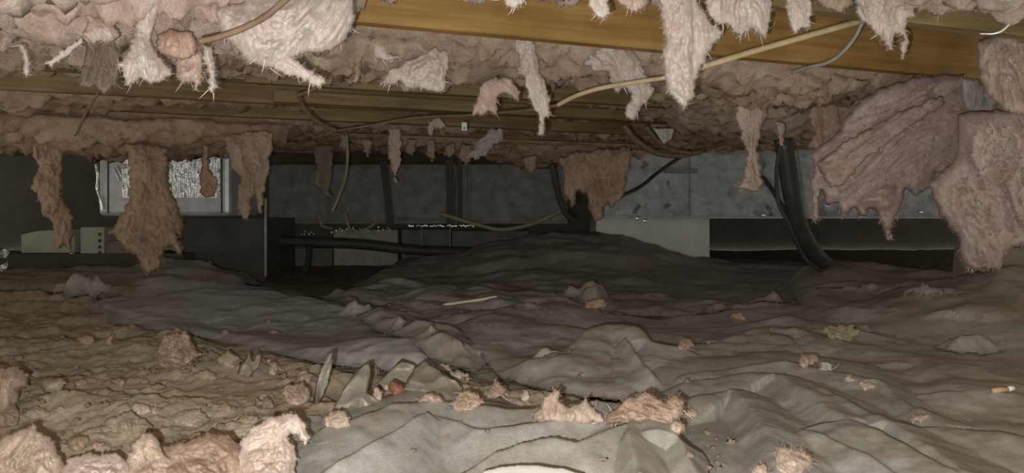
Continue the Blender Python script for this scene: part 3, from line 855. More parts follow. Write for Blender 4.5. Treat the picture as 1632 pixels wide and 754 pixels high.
def to_mesh_masked(name, Z, mask, org, skip=1):
    M = mask.reshape(NR, NCc)[::skip, ::skip]
    n0, n1 = M.shape
    cell = M[:-1, :-1] & M[1:, :-1] & M[:-1, 1:] & M[1:, 1:]
    V = np.column_stack([XY, Z]).reshape(NR, NCc, 3)[::skip, ::skip].reshape(-1, 3)
    used = np.zeros((n0, n1), bool)
    for a in (0, 1):
        for b in (0, 1):
            used[a:n0 - 1 + a, b:n1 - 1 + b] |= cell
    vid = -np.ones(n0 * n1, int)
    u = used.ravel()
    vid[u] = np.arange(u.sum())
    a = vid.reshape(n0, n1)
    j, i = np.nonzero(cell)
    q = np.stack([a[j, i], a[j, i + 1], a[j + 1, i + 1], a[j + 1, i]], 1)
    return new_mesh(name, V[u] - org, q), V[u]

# dirt floor with its mounds
Z0 = 0.012 * fbm(n2(2.2, 4), 3) + 0.006 * fbm(n2(14, 2), 3)
mound = ridge([(590, 455, 3.5), (700, 424, 3.7), (800, 398, 3.8), (860, 384, 3.9), (930, 380, 3.9), (990, 389, 3.9), (1050, 409, 3.9), (1130, 424, 3.9), (1200, 434, 3.9), (1330, 440, 3.9)], 0.62, 0.6, 2)
left_mound = smax(ridge([(-160, 446, 3.1), (0, 447, 3.1), (60, 447, 3.1), (140, 438, 3.1), (205, 454, 3.0)], 0.40, 0.4, 2),
                  ridge([(225, 448, 3.0), (258, 428, 3.1), (292, 432, 3.1), (345, 455, 2.9)], 0.30, 0.3, 2))
right_mound = smax(ridge([(1500, 470, 2.3), (1560, 452, 2.2), (1632, 446, 2.1), (1800, 446, 2.1)], 0.35, 0.4, 2),
                   ridge([(1330, 452, 2.9), (1400, 440, 2.9), (1480, 442, 2.9), (1560, 446, 2.8)], 0.3, 0.4, 2))
Z0 = Z0 + smax(mound, left_mound, right_mound)
floor_me, _ = to_mesh_masked('floor', Z0, np.ones(len(XY), bool), np.zeros(3), 2)
tag(link('floor', floor_me, DIRT), 'bare brown dirt ground of the crawl space with low mounds', None, None, 'structure')
TOP = Z0.copy()

def layer(name, poly, Zadd, mat, label, cat, kind=None, group=None, eps=0.004, edge_rag=2.0, seed=1, flat=0.6, fuzz=0, fmat=None, edge=0.0, smooth_under=True):
    """a sheet lying over whatever is already on the ground; poly in photo pixels on the ground plane"""
    global TOP, XA
    rg = np.random.default_rng(seed)
    pg = refine(poly, 9.0, edge_rag, rg)
    # work in ground metres
    W = np.column_stack([(pg[:, 0] - CX) / F * (F * CAMZ / (pg[:, 1] - HY)), F * CAMZ / (pg[:, 1] - HY)])
    lo, hi = W.min(0), W.max(0)
    sel = (XY[:, 0] > lo[0]) & (XY[:, 0] < hi[0]) & (XY[:, 1] > lo[1]) & (XY[:, 1] < hi[1])
    mask = np.zeros(len(XY), bool)
    mask[sel] = inside(XY[sel], W)
    idx = np.nonzero(mask)[0]
    d, _, _, _ = near_seg(XY[idx], W)
    if callable(Zadd):
        XA = XY[idx]; za, zf = Zadd(); XA = XY
    else:
        za, zf = Zadd[idx], 0.0
    e = np.clip(d / 0.03, 0, 1)
    Z = np.array(TOP)
    fade = np.clip(d / 0.05, 0, 1) * (1 - edge) + edge
    U = TOP.reshape(NR, NCc)
    if smooth_under:
        for _ in range(3):
            for ax, r in ((0, 7), (1, 9)):
                pad = [(r, r) if a_ == ax else (0, 0) for a_ in (0, 1)]
                c_ = np.cumsum(np.pad(U, [(p_[0] + (1 if a_ == ax else 0), p_[1]) for a_, p_ in enumerate(pad)], 'edge'), axis=ax)
                n_ = 2 * r + 1
                U = (np.take(c_, range(n_, c_.shape[ax]), ax) - np.take(c_, range(0, c_.shape[ax] - n_), ax)) / n_
    U = U.ravel()
    Z[idx] = np.maximum(TOP[idx] + 0.0015, np.maximum(U[idx] + eps + 0.006 * np.clip(d / 0.04, 0, 1), Z0[idx] * flat + eps + za * fade) + zf * np.clip(d / 0.06, 0.25, 1))
    org = np.array([XY[idx, 0].mean(), XY[idx, 1].mean(), Z[idx].min()])
    me, V = to_mesh_masked(name, Z, mask, org)
    o = link(name, me, mat, None, org)
    tag(o, label, cat, group, kind)
    TOP[idx] = Z[idx]
    if fuzz:
        fibres('loose_fibres', V - org, normals_of(me), fuzz, 0.008, 0.00018, fmat, o, seed + 3, down=-0.3)
    return o

def crumple(scale, amp, off, oct=3):
    b = n2(scale, off)
    w = np.stack([noise3(b * 0.8 + 5), noise3(b * 0.8 + 15), np.zeros(len(b))], 1)
    r = ridged(b + 0.7 * w, oct, 0.45) - 0.75
    return amp * np.clip(r, -0.2, 2)

def worley(x, y, scale, seed):
    """faceted pyramids, the look of crumpled film"""
    gx, gy = x * scale, y * scale
    ix, iy = np.floor(gx).astype(np.int64), np.floor(gy).astype(np.int64)
    best = np.full(len(gx), 9.0)
    for dx in (-1, 0, 1):
        for dy in (-1, 0, 1):
            h = _perm[_perm[((ix + dx) & 255)] + ((iy + dy + seed * 37) & 255)]
            r1 = _perm[h + 3] / 255.0; r2 = _perm[h + 101] / 255.0; an = _perm[h + 57] / 255.0 * 3.14
            px, py = gx - (ix + dx + 0.1 + 0.8 * r1), gy - (iy + dy + 0.1 + 0.8 * r2)
            c, s_ = np.cos(an), np.sin(an)
            u, v = np.abs(px * c + py * s_), np.abs(-px * s_ + py * c) * 1.25
            best = np.minimum(best, np.maximum(u, v) + 0.35 * np.minimum(u, v))
    return best

def facets(scale, amp, seed):
    wx = 0.25 / scale * noise3(n2(scale * 0.8, seed)); wy = 0.25 / scale * noise3(n2(scale * 0.8, seed + 7.7))
    return amp * (0.9 - worley((XA[:, 0] + wx) * 0.75, XA[:, 1] + wy, scale, seed))

def folds(scale, amp, off, deg):
    """long soft creases running roughly along one direction (degrees in plan)"""
    a = math.radians(deg)
    al = XA[:, 0] * math.cos(a) + XA[:, 1] * math.sin(a)
    ac = -XA[:, 0] * math.sin(a) + XA[:, 1] * math.cos(a)
    b = np.stack([al * scale * 0.45, ac * scale * 1.5, np.full(len(al), off)], 1)
    w = np.stack([0 * al, noise3(b * 0.6 + 5), 0 * al], 1)
    r = 1 - np.abs(noise3(b + 0.6 * w)) * 1.9
    return amp * np.clip(r, -0.3, 1)

# soiled insulation fluff matted over the ground on the left
Zdeb = 0.014 + 0.020 * fbm(n2(5, 31), 3, 0.5) + 0.010 * np.round(3 * fbm(n2(4, 77), 4, 0.6)) / 3 - 0.004 * (ridged(n2(15, 33), 3) - 1.2) + 0.0025 * fbm(n2(60, 5), 3, 0.6)
layer('matted_fluff', [(-260, 470), (0, 478), (200, 490), (330, 520), (430, 555), (520, 590), (640, 610), (740, 606), (860, 628), (980, 652), (1020, 690), (760, 720), (560, 740), (480, 790), (480, 905), (-260, 905)], Zdeb, INS_DIRT,
      'soiled brown fluff and dirt matted over the ground at lower left', 'debris', 'stuff', eps=0.002, seed=41, fuzz=6000, fmat=FIB[INS_DIRT], flat=1.0, smooth_under=False)

PG = 'polythene sheets on the ground'
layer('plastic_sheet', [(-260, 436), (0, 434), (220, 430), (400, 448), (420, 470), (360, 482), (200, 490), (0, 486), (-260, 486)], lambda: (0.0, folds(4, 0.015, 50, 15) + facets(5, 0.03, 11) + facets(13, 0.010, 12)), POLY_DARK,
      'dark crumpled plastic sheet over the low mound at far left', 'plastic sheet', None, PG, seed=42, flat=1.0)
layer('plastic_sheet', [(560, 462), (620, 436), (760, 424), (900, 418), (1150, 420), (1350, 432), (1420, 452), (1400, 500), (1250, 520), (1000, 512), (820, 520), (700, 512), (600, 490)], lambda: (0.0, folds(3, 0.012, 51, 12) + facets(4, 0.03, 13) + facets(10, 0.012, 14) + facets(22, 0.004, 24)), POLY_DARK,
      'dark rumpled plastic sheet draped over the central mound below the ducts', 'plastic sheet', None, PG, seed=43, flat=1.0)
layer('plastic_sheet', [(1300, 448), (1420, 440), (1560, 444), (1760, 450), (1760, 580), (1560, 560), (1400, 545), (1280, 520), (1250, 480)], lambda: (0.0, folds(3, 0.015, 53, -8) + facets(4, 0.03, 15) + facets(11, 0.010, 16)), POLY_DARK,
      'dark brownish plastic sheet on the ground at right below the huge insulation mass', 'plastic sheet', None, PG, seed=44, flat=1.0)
layer('plastic_sheet', [(130, 498), (240, 480), (340, 478), (470, 474), (560, 488), (660, 520), (730, 560), (700, 600), (600, 596), (500, 590), (400, 566), (280, 545), (180, 525)],
      lambda: (smax(ridge([(330, 466, 2.5), (420, 464, 2.5), (500, 480, 2.35), (560, 503, 2.2), (640, 545, 1.9), (705, 578, 1.7)], 0.34, 0.12, 1.3),
           ridge([(190, 478, 2.55), (300, 490, 2.4), (400, 506, 2.2), (500, 528, 2.0), (560, 548, 1.85)], 0.25, 0.10, 1.4),
           ridge([(520, 560, 1.66), (560, 552, 1.66), (600, 546, 1.66), (640, 549, 1.64), (656, 572, 1.55)], 0.16, 0.07, 1.5)), facets(3.5, 0.012, 1) + facets(9, 0.004, 2)), POLY_BLUE,
      'bluish grey plastic sheet with long slanting folds at centre left', 'plastic sheet', None, PG, seed=45)
layer('plastic_sheet', [(500, 480), (620, 470), (760, 482), (900, 492), (960, 520), (820, 560), (760, 600), (680, 590), (600, 545), (540, 505)],
      lambda: (smax(ridge([(560, 470, 2.7), (600, 466, 2.7), (640, 490, 2.5), (680, 500, 2.4)], 0.2, 0.1, 1.4), ridge([(660, 505, 2.2), (720, 500, 2.2), (790, 512, 2.1)], 0.18, 0.1, 1.4)), facets(6, 0.035, 3) + facets(15, 0.012, 4)), POLY_MID,
      'crumpled grey-brown plastic sheet in the middle between the mound and the folds', 'plastic sheet', None, PG, seed=46)
layer('plastic_sheet', [(720, 545), (800, 518), (900, 510), (1050, 516), (1150, 512), (1240, 508), (1400, 530), (1540, 552), (1760, 560), (1760, 760), (1600, 740), (1400, 680), (1240, 640), (1100, 640), (980, 650), (880, 640), (800, 610)],
      lambda: (smax(ridge([(770, 536, 1.86), (800, 527, 1.86), (850, 521, 1.88), (900, 526, 1.86), (940, 532, 1.84)], 0.20, 0.07, 1.5),
           ridge([(908, 580, 1.46), (918, 556, 1.53), (935, 538, 1.60), (960, 527, 1.64), (990, 524, 1.64), (1018, 532, 1.60), (1034, 552, 1.53), (1040, 575, 1.45)], 0.13, 0.035, 1.6),
           ridge([(996, 548, 1.52), (1016, 580, 1.40), (1044, 608, 1.30), (1084, 634, 1.22)], 0.035, 0.03, 1.1),
           ridge([(1030, 568, 1.55), (1090, 556, 1.62), (1150, 551, 1.66), (1230, 528, 1.80), (1290, 540, 1.74), (1380, 560, 1.64), (1480, 590, 1.46), (1560, 640, 1.2)], 0.2, 0.07, 1.4),
           ridge([(1250, 510, 1.98), (1330, 530, 1.86), (1420, 548, 1.74), (1520, 560, 1.68), (1640, 570, 1.62), (1760, 575, 1.6)], 0.15, 0.08, 1.5),
           ridge([(990, 545, 1.68), (1010, 570, 1.56), (1040, 600, 1.4), (1080, 630, 1.28)], 0.05, 0.03, 1.3),
           ridge([(1500, 600, 1.42), (1600, 606, 1.4), (1760, 612, 1.38)], 0.12, 0.05, 1.5)), facets(4, 0.016, 5) + facets(9, 0.006, 6)), POLY_MID,
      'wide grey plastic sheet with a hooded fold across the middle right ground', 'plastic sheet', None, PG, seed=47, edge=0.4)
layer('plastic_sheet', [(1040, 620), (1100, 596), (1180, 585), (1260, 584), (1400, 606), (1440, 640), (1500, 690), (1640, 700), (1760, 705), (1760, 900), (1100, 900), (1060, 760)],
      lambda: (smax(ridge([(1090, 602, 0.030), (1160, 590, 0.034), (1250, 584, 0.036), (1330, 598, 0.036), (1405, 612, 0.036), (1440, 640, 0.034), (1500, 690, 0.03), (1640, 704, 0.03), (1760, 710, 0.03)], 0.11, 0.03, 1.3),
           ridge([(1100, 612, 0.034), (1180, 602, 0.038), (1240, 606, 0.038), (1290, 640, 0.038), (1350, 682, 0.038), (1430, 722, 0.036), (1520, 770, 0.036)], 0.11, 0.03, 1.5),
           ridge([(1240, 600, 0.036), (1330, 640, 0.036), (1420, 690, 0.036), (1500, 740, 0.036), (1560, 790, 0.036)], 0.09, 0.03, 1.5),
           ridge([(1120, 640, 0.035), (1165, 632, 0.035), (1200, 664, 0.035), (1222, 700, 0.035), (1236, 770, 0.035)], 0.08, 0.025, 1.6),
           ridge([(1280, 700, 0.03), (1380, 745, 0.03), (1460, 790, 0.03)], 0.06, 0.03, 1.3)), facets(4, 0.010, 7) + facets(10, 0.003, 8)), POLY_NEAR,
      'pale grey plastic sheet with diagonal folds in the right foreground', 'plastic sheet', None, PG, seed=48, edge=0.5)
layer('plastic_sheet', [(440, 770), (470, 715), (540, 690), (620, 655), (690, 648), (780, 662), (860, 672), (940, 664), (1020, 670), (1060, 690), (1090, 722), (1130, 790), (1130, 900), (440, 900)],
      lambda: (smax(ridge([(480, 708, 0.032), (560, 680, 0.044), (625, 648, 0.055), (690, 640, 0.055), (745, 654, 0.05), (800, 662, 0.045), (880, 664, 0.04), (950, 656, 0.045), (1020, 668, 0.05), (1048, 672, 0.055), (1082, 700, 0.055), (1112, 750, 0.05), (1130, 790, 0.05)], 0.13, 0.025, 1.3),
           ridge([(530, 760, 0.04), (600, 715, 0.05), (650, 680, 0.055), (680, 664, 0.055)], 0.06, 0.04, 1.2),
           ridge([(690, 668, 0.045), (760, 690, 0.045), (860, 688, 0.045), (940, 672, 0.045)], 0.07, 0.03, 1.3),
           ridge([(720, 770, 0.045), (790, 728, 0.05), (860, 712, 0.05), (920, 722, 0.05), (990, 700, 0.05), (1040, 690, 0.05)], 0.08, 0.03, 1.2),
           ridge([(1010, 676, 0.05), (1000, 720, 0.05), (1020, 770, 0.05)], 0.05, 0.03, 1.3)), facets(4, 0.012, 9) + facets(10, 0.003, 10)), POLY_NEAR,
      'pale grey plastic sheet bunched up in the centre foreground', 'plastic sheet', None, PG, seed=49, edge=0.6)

# look up the surface height under a point
def ground_z(x, y):
    j = int(np.clip(np.searchsorted(yr, y), 1, NR - 1))
    u = x / (y + 0.12)
    i = int(np.clip(np.searchsorted(uc, u), 1, NCc - 1))
    T = TOP.reshape(NR, NCc)
    return float(max(T[j, i], T[j - 1, i], T[j, i - 1], T[j - 1, i - 1]))

def ground_hit(px, py):
    """first point where the view ray through a pixel meets the ground surface"""
    Y = 0.64
    while Y < 7:
        p = P(px, py, Y)
        if p[2] <= ground_z(p[0], Y):
            return p
        Y *= 1.004
    return P(px, py, 5.0)

# ------------------------------------------------------------------ fallen clumps on the ground
_ico = {}
def ico(level):
    if level not in _ico:
        bm = bmesh.new()
        bmesh.ops.create_icosphere(bm, subdivisions=level, radius=1)
        v = np.array([x.co[:] for x in bm.verts])
        bm.verts.ensure_lookup_table()
        f = np.array([[y.index for y in x.verts] for x in bm.faces])
        bm.free()
        _ico[level] = (v, f)
    return _ico[level]

FG = 'fallen insulation on the ground'
def fc(x0, y0, x1, y1, mat, label, seed, rough=1.0, level=5, fuzz=250, flen=0.012, **kw):
    """a torn piece of fluff filling the pixel box, lying on the ground"""
    rg_ = np.random.default_rng(seed)
    cx_, cy_, hw, hh = (x0 + x1) / 2, (y0 + y1) / 2, (x1 - x0) / 2, (y1 - y0) / 2
    n = 11
    th = np.sort(rg_.uniform(0, 2 * math.pi, n) * 0.35 + np.linspace(0, 2 * math.pi, n, endpoint=False))
    ol = []
    for t in th:
        r = rg_.uniform(0.68, 1.05)
        yy = math.sin(t)
        ol.append((cx_ + hw * r * math.cos(t) * (1.0 if yy > 0 else 0.85), cy_ + hh * (0.85 + 0.15 * r if yy > 0 else r) * yy))
    Y = ground_hit(cx_, y1 - 0.08 * (y1 - y0))[1]
    wm = (x1 - x0) / F * Y
    hm = (y1 - y0) / F * Y
    kw.setdefault('group', FG)
    th_ = min(0.45 * min(wm, hm * 1.6), 0.03)
    return pillow('insulation_clump', ol, Y + th_ * 0.6, th_, seed, FALLEN.get(mat, mat), label, tilt=min(hm * 0.5, 0.03), rag=min(2.4, 0.5 + 0.05 * (x1 - x0)),
                  lump=1.2, streak=rg_.uniform(0, 50), fuzz=fuzz, flen=flen, freq=46.0, aniso=2.0, wisps=6, back=1.2, **kw)

def fp(outline, gpx, gpy, thick, seed, mat, label, name='insulation_clump', dY=0.0, **kw):
    """a traced lump standing on the ground where the pixel (gpx, gpy) meets it"""
    Y = ground_hit(gpx, gpy)[1] + dY
    kw.setdefault('group', FG)
    mat = FALLEN.get(mat, mat)
    return pillow(name, outline, Y, thick, seed, mat, label, **kw)

# foreground, left
fp([(372, 800), (376, 742), (384, 700), (404, 678), (430, 666), (452, 657), (474, 660), (486, 674), (495, 698), (488, 712), (478, 706), (472, 692), (462, 690), (464, 704), (474, 722), (470, 760), (474, 800)],
   420, 790, 0.035, 201, INS_WHITE, 'twisted pale pink piece of insulation with a small hollow in the left foreground', fuzz=900, streak=130, tilt=0.04, rag=2.6, lump=1.1, aniso=1.4, freq=20, flen=0.012)
fp([(230, 800), (238, 724), (266, 708), (300, 702), (332, 688), (366, 692), (392, 714), (402, 800)], 320, 785, 0.045, 202, INS_ROSE, 'dusky pink mound of insulation behind the twisted pale piece', fuzz=700, tilt=0.05, rag=2.6, lump=1.1, aniso=1.4, streak=15, freq=20, flen=0.012)
fp([(194, 800), (202, 732), (212, 706), (226, 690), (242, 690), (256, 706), (262, 724), (284, 738), (308, 762), (314, 800)], 245, 790, 0.04, 203, INS_PINK, 'peaked peach-pink lump of insulation at the bottom left', fuzz=500, tilt=0.04, rag=2.6, lump=1.1, aniso=1.4, freq=20, flen=0.012)
fp([(-60, 800), (-60, 712), (-10, 708), (10, 692), (38, 682), (53, 673), (66, 690), (86, 702), (98, 726), (108, 746), (118, 800)], 40, 790, 0.05, 204, INS_PINK, 'big peach lump of insulation in the bottom left corner', fuzz=700, tilt=0.04, rag=2.6, lump=1.1, aniso=1.4, freq=20, flen=0.012)
fp([(80, 800), (92, 756), (108, 732), (136, 720), (160, 724), (188, 720), (214, 742), (224, 800)], 150, 795, 0.04, 205, INS_WHITE, 'pale pink roll of insulation between the two peach lumps at bottom left', fuzz=500, tilt=0.04, rag=2.6, lump=1.1, aniso=1.4, streak=10, freq=20, flen=0.012)
fp([(-80, 668), (-60, 584), (0, 584), (28, 584), (46, 598), (48, 618), (30, 622), (26, 660)], 5, 655, 0.03, 206, INS_ROSE, 'upright rosy slab of insulation at the left edge', fuzz=350, tilt=0.04)
fc(28, 645, 90, 672, INS_OLIVE, 'pale olive pillow-shaped scrap at lower left', 207, rough=0.5)
fc(84, 646, 112, 660, INS_OLIVE, 'small greenish scrap beside the pale olive scrap', 208, rough=0.5, level=4)
fc(130, 700, 176, 722, INS_ROSE, 'small rosy lump behind the pale pink roll', 209, level=4)
fc(236, 526, 330, 592, INS_ROSE, 'pinkish brown heap of insulation on the ground at mid left', 210, rough=1.3, level=5, fuzz=500)
fc(262, 520, 296, 552, INS_ROSE, 'small knob on top of the pinkish brown heap at mid left', 211, level=4)
fc(118, 530, 158, 553, INS_BROWN, 'brown lump at far left ground, left one of a pair', 212, level=4)
fc(160, 532, 196, 552, INS_BROWN, 'brown lump at far left ground, right one of a pair', 213, level=4)
fc(170, 598, 206, 620, INS_TAN, 'tan tuft lying on the matted fluff at left', 214, level=4, rough=1.4)
fc(112, 602, 142, 618, INS_TAN, 'small round tan lump on the matted fluff at left', 215, level=4)
fc(260, 650, 350, 684, INS_DIRT, 'ragged soiled clump above the dusky pink mound', 216, rough=1.5)
fc(150, 652, 255, 700, INS_DIRT, 'broad soiled clump behind the bottom left lumps', 217, rough=1.5)
fc(290, 668, 318, 682, INS_PINK, 'little pale pink nub by the ragged soiled clump', 218, level=4)
fc(370, 656, 420, 680, INS_TAN, 'tan clump beside the twisted pale piece', 219, level=4)
fc(340, 560, 392, 592, INS_DIRT, 'soiled flaky clump below the bluish plastic at left', 220, rough=1.4)
fc(300, 586, 350, 612, INS_DIRT, 'soiled flaky clump in the middle of the left ground', 221, rough=1.4)
fc(96, 690, 150, 724, INS_TAN, 'tan ragged clump behind the pale pink roll at bottom left', 251, fuzz=300)
fc(296, 688, 346, 716, INS_PINK, 'soft pink clump lying on the dusky pink mound', 252, fuzz=300)
fc(0, 640, 40, 682, INS_TAN, 'tan clump below the upright rosy slab at the left edge', 253, fuzz=300)
fc(56, 600, 112, 628, INS_DIRT, 'flat soiled flake right of the upright rosy slab', 254, fuzz=200)
fc(200, 640, 250, 664, INS_PINK, 'pale pink flake at the middle of the lower left ground', 255, fuzz=200)
fc(396, 630, 440, 652, INS_TAN, 'tan flake between the dusky mound and the orange-pink clump', 256, fuzz=200)
# centre
fc(444, 606, 500, 652, INS_ROSE, 'orange-pink flaky clump left of the upright plastic shard', 222, rough=1.3, fuzz=400)
fc(462, 586, 504, 618, INS_ROSE, 'orange-pink clump just behind the flaky one left of the shard', 223, rough=1.2)
fc(418, 572, 448, 600, INS_PINK, 'small pinkish crumb heap beside the bluish plastic', 224, level=4)
fc(506, 654, 566, 686, INS_PINK, 'pale pink clump beside the twisted piece, at the edge of the pale sheet', 225, rough=1.2, fuzz=350)
fc(616, 602, 648, 632, INS_RED, 'dark red rounded lump in the centre ground', 226, rough=0.7, level=4, fuzz=120)
fc(608, 612, 622, 624, INS_WHITE, 'tiny pale bead of fluff beside the dark red lump', 227, level=4, fuzz=60)
fc(592, 616, 610, 642, INS_PINK, 'narrow pink scrap left of the dark red lump', 228, level=4, fuzz=100)
fc(662, 622, 712, 646, INS_ROSE, 'rosy clump right of the dark red lump', 229, rough=1.3)
fc(712, 588, 750, 610, INS_PINK, 'pale pink scrap lying on the crumpled plastic at centre', 230, level=4, rough=1.3)
fc(690, 578, 722, 598, INS_PINK, 'small pale scrap behind the pale pink scrap at centre', 231, level=4)
fc(712, 622, 778, 660, INS_ROSE, 'peach flaky clump at the top edge of the pale central sheet', 232, rough=1.3, fuzz=400)
fc(772, 604, 814, 640, INS_ROSE, 'rosy square scrap right of the peach flaky clump', 233, rough=1.1)
fc(828, 620, 846, 642, INS_WHITE, 'tiny pale scrap left of the pointed pink clump', 234, level=4, fuzz=80)
fp([(846, 674), (858, 650), (868, 636), (880, 618), (890, 624), (892, 640), (906, 650), (926, 640), (934, 632), (940, 646), (960, 660), (966, 674)], 900, 668, 0.022, 235, INS_PINK, 'pointed pink clump of insulation in the centre foreground', fuzz=400, tilt=0.03)
fp([(962, 676), (974, 655), (1000, 634), (1030, 624), (1042, 630), (1060, 640), (1076, 626), (1088, 640), (1090, 662), (1072, 672), (1062, 690), (1040, 680), (1000, 676)], 1020, 672, 0.03, 236, INS_ROSE, 'largest peach-pink crumpled clump in the centre foreground', fuzz=700, tilt=0.05, streak=20, freq=36)
fc(1062, 668, 1096, 694, INS_PINK, 'small pink strip spilling below the largest peach clump', 237, level=4)
fc(1086, 648, 1116, 668, INS_PINK, 'small pale scrap right of the largest peach clump', 238, level=4, rough=1.3)
fc(920, 588, 936, 602, INS_TAN, 'tan pebble-like bit of fluff below the hooded fold', 239, level=4, fuzz=60)
# right
fc(1226, 700, 1298, 768, INS_PINK, 'fuzzy round pink ball of insulation at the bottom right of centre', 240, fuzz=700, rough=0.7, flen=0.02)
fc(1196, 736, 1232, 766, INS_PINK, 'pink scrap at the bottom edge left of the fuzzy ball', 241, level=4)
fc(1268, 556, 1306, 592, INS_ROSE, 'peach knob of insulation on the grey sheet at right', 242, rough=1.2)
fc(1302, 576, 1330, 594, INS_PALEGREY, 'greyish scrap touching the peach knob', 243, level=4, fuzz=80)
fc(1342, 598, 1372, 614, INS_PINK, 'thin pink scrap on the right sheet, left one of two', 244, level=4)
fc(1364, 606, 1402, 624, INS_PINK, 'pink scrap on the right sheet, right one of two', 245, level=4)
fc(1446, 656, 1492, 678, INS_PINK, 'pink scrap tucked under a fold at lower right', 246, level=4, rough=1.2)
fc(1076, 536, 1108, 562, INS_ROSE, 'rosy scrap on the grey sheet right of the hooded fold', 247, level=4, rough=1.2)
fc(1296, 516, 1388, 546, INS_OLIVE, 'olive flattened clump at the far edge of the right grey sheet', 248, rough=1.3)
fc(1160, 495, 1200, 512, INS_BROWN, 'dim brown clump on the dark ground right of centre', 249, level=4)
fc(920, 474, 976, 494, INS_BROWN, 'dim pinkish clump on the dark sheet at centre', 250, level=4, rough=1.3)

# crumbs of insulation strewn about
rg = random.Random(17)
crumb_src = []
for i in range(10):
    v, f = ico(2)
    o3 = np.array([rg.random() * 50 for _ in range(3)])
    n = 0.9 * fbm(v * 1.7 + o3, 3, 0.6)
    p = v * (1 + n)[:, None] * np.array([1, 0.8, 0.9])
    me = new_mesh('insulation_crumb', p, f)
    me.materials.append([INS_TAN, INS_DIRT, INS_TAN, INS_OLIVE, INS_ROSE][i % 5])
    crumb_src.append(me)
for i in range(110):
    if i < 70:
        px, py = rg.uniform(0, 470), 505 + 215 * rg.random() ** 0.8
        lab, gr = 'small crumb of insulation strewn on the matted brown ground at left', 'insulation crumbs at left'
    else:
        px, py = rg.choice([(rg.uniform(560, 1120), rg.uniform(600, 735)), (rg.uniform(1120, 1165), rg.uniform(680, 750)), (rg.uniform(600, 1300), rg.uniform(470, 540))])
        lab, gr = 'small crumb of insulation strewn on the plastic sheets', 'insulation crumbs on the sheets'
    g = ground_hit(px, py)
    o = bpy.data.objects.new('insulation_crumb', crumb_src[rg.randrange(10)])
    C.objects.link(o)
    s = rg.uniform(0.003, 0.011) * (0.65 if i < 70 else 0.45) * (0.6 + 0.4 * g[1])
    o.location = (g[0], g[1], ground_z(g[0], g[1]) + s * 0.3)
    o.scale = (s * rg.uniform(0.9, 1.8), s, s * rg.uniform(0.6, 1.1))
    o.rotation_euler = (0, 0, rg.uniform(0, 6))
    tag(o, lab, 'insulation', gr)

# ------------------------------------------------------------------ loose pieces of plastic
SG = 'torn plastic scraps on the ground'
def shard(outline, gpx, gpy, label, seed, mat=POLY_SHARD, thick=0.008, tilt=0.05, cr=1.0, fq=18.0, lm=3.2, **kw):
    return fp(outline, gpx, gpy, thick, seed, mat, label, name='plastic_scrap', cat='plastic scrap', group=SG, fuzz=0, rag=1.0, tilt=tilt, lump=lm, freq=fq, aniso=1.3, crease=cr, **kw)
shard([(498, 650), (502, 620), (510, 588), (522, 562), (531, 560), (530, 582), (522, 610), (512, 640)], 508, 640, 'narrow upright shard of plastic at centre left', 301, tilt=0.04)
shard([(520, 668), (536, 640), (556, 606), (580, 580), (588, 577), (592, 598), (586, 624), (606, 640), (590, 668), (556, 672)], 556, 655, 'leaf-shaped dusty piece of plastic standing at centre left', 302, tilt=0.09)
shard([(556, 610), (566, 590), (588, 576), (606, 588), (600, 612), (576, 620)], 580, 606, 'crinkled pale scrap of plastic behind the leaf-shaped piece', 303, tilt=0.06)
shard([(600, 610), (622, 590), (640, 572), (660, 580), (672, 604), (650, 622), (620, 630)], 636, 622, 'greenish folded plastic scrap above the dark red lump', 304, tilt=0.07)
shard([(640, 622), (660, 586), (676, 574), (700, 590), (726, 606), (740, 626), (700, 632)], 690, 625, 'tent-shaped grey plastic scrap right of the dark red lump', 305, tilt=0.1)
shard([(376, 600), (384, 580), (398, 560), (404, 576), (408, 566), (416, 562), (414, 584), (396, 604)], 395, 600, 'forked dusty scrap of plastic at left centre', 312, tilt=0.03)

def scrap(x0, y0, x1, y1, label, seed, mat, lift=0.03, scale=16, amp=0.022, deg=0.0):
    """a crumpled loose piece of sheeting lying on the ground"""
    g = ground_hit((x0 + x1) / 2, y1 - 2)
    Yg = g[1]
    yb = HY + CAMZ / Yg * F                      # its foot on the flat ground plane
    k = (yb - HY) / max(1.0, (y1 - HY))
    xc = CX + ((x0 + x1) / 2 - CX)
    w = (x1 - x0) / 2
    dpt = w / F * Yg * 0.9                       # half depth in metres
    n = 16
    rg_ = random.Random(seed)
    poly = []
    for i in range(n):
        th = 2 * math.pi * i / n
        r = rg_.uniform(0.75, 1.1)
        Yp = Yg + dpt + dpt * r * math.sin(th)
        Xp = (xc - CX) / F * Yg + w / F * Yg * r * math.cos(th)
        poly.append((CX + Xp / Yp * F, HY + CAMZ / Yp * F))
    cx_, cy_ = (xc - CX) / F * Yg, Yg + dpt
    q = ((XY[:, 0] - cx_) / (w / F * Yg)) ** 2 + ((XY[:, 1] - cy_) / dpt) ** 2
    dome = 0.6 * lift * np.clip(1.25 - q, 0, 1)
    near = q < 2.5
    Z = np.array(TOP)
    r_ = 0.9 - worley(XY[near, 0], XY[near, 1], scale * 0.9, seed % 50) + 0.4 * (0.9 - worley(XY[near, 0], XY[near, 1], scale * 2.3, seed % 41))
    Z[:] = 0
    Z[near] = TOP[near] + dome[near] + 1.3 * amp * np.clip(r_, 0, 2) * np.clip(1.7 - q[near], 0.15, 1)
    return layer('plastic_scrap', poly, Z, mat, label, 'plastic scrap', None, SG, eps=0.002, edge_rag=2.0, seed=seed, flat=0.0, edge=0.25, smooth_under=False)
scrap(652, 498, 722, 540, 'rounded grey-brown plastic fold in the middle distance', 306, POLY_MID)
scrap(688, 534, 752, 574, 'crumpled brown plastic scrap in the middle distance', 307, POLY_DARK)
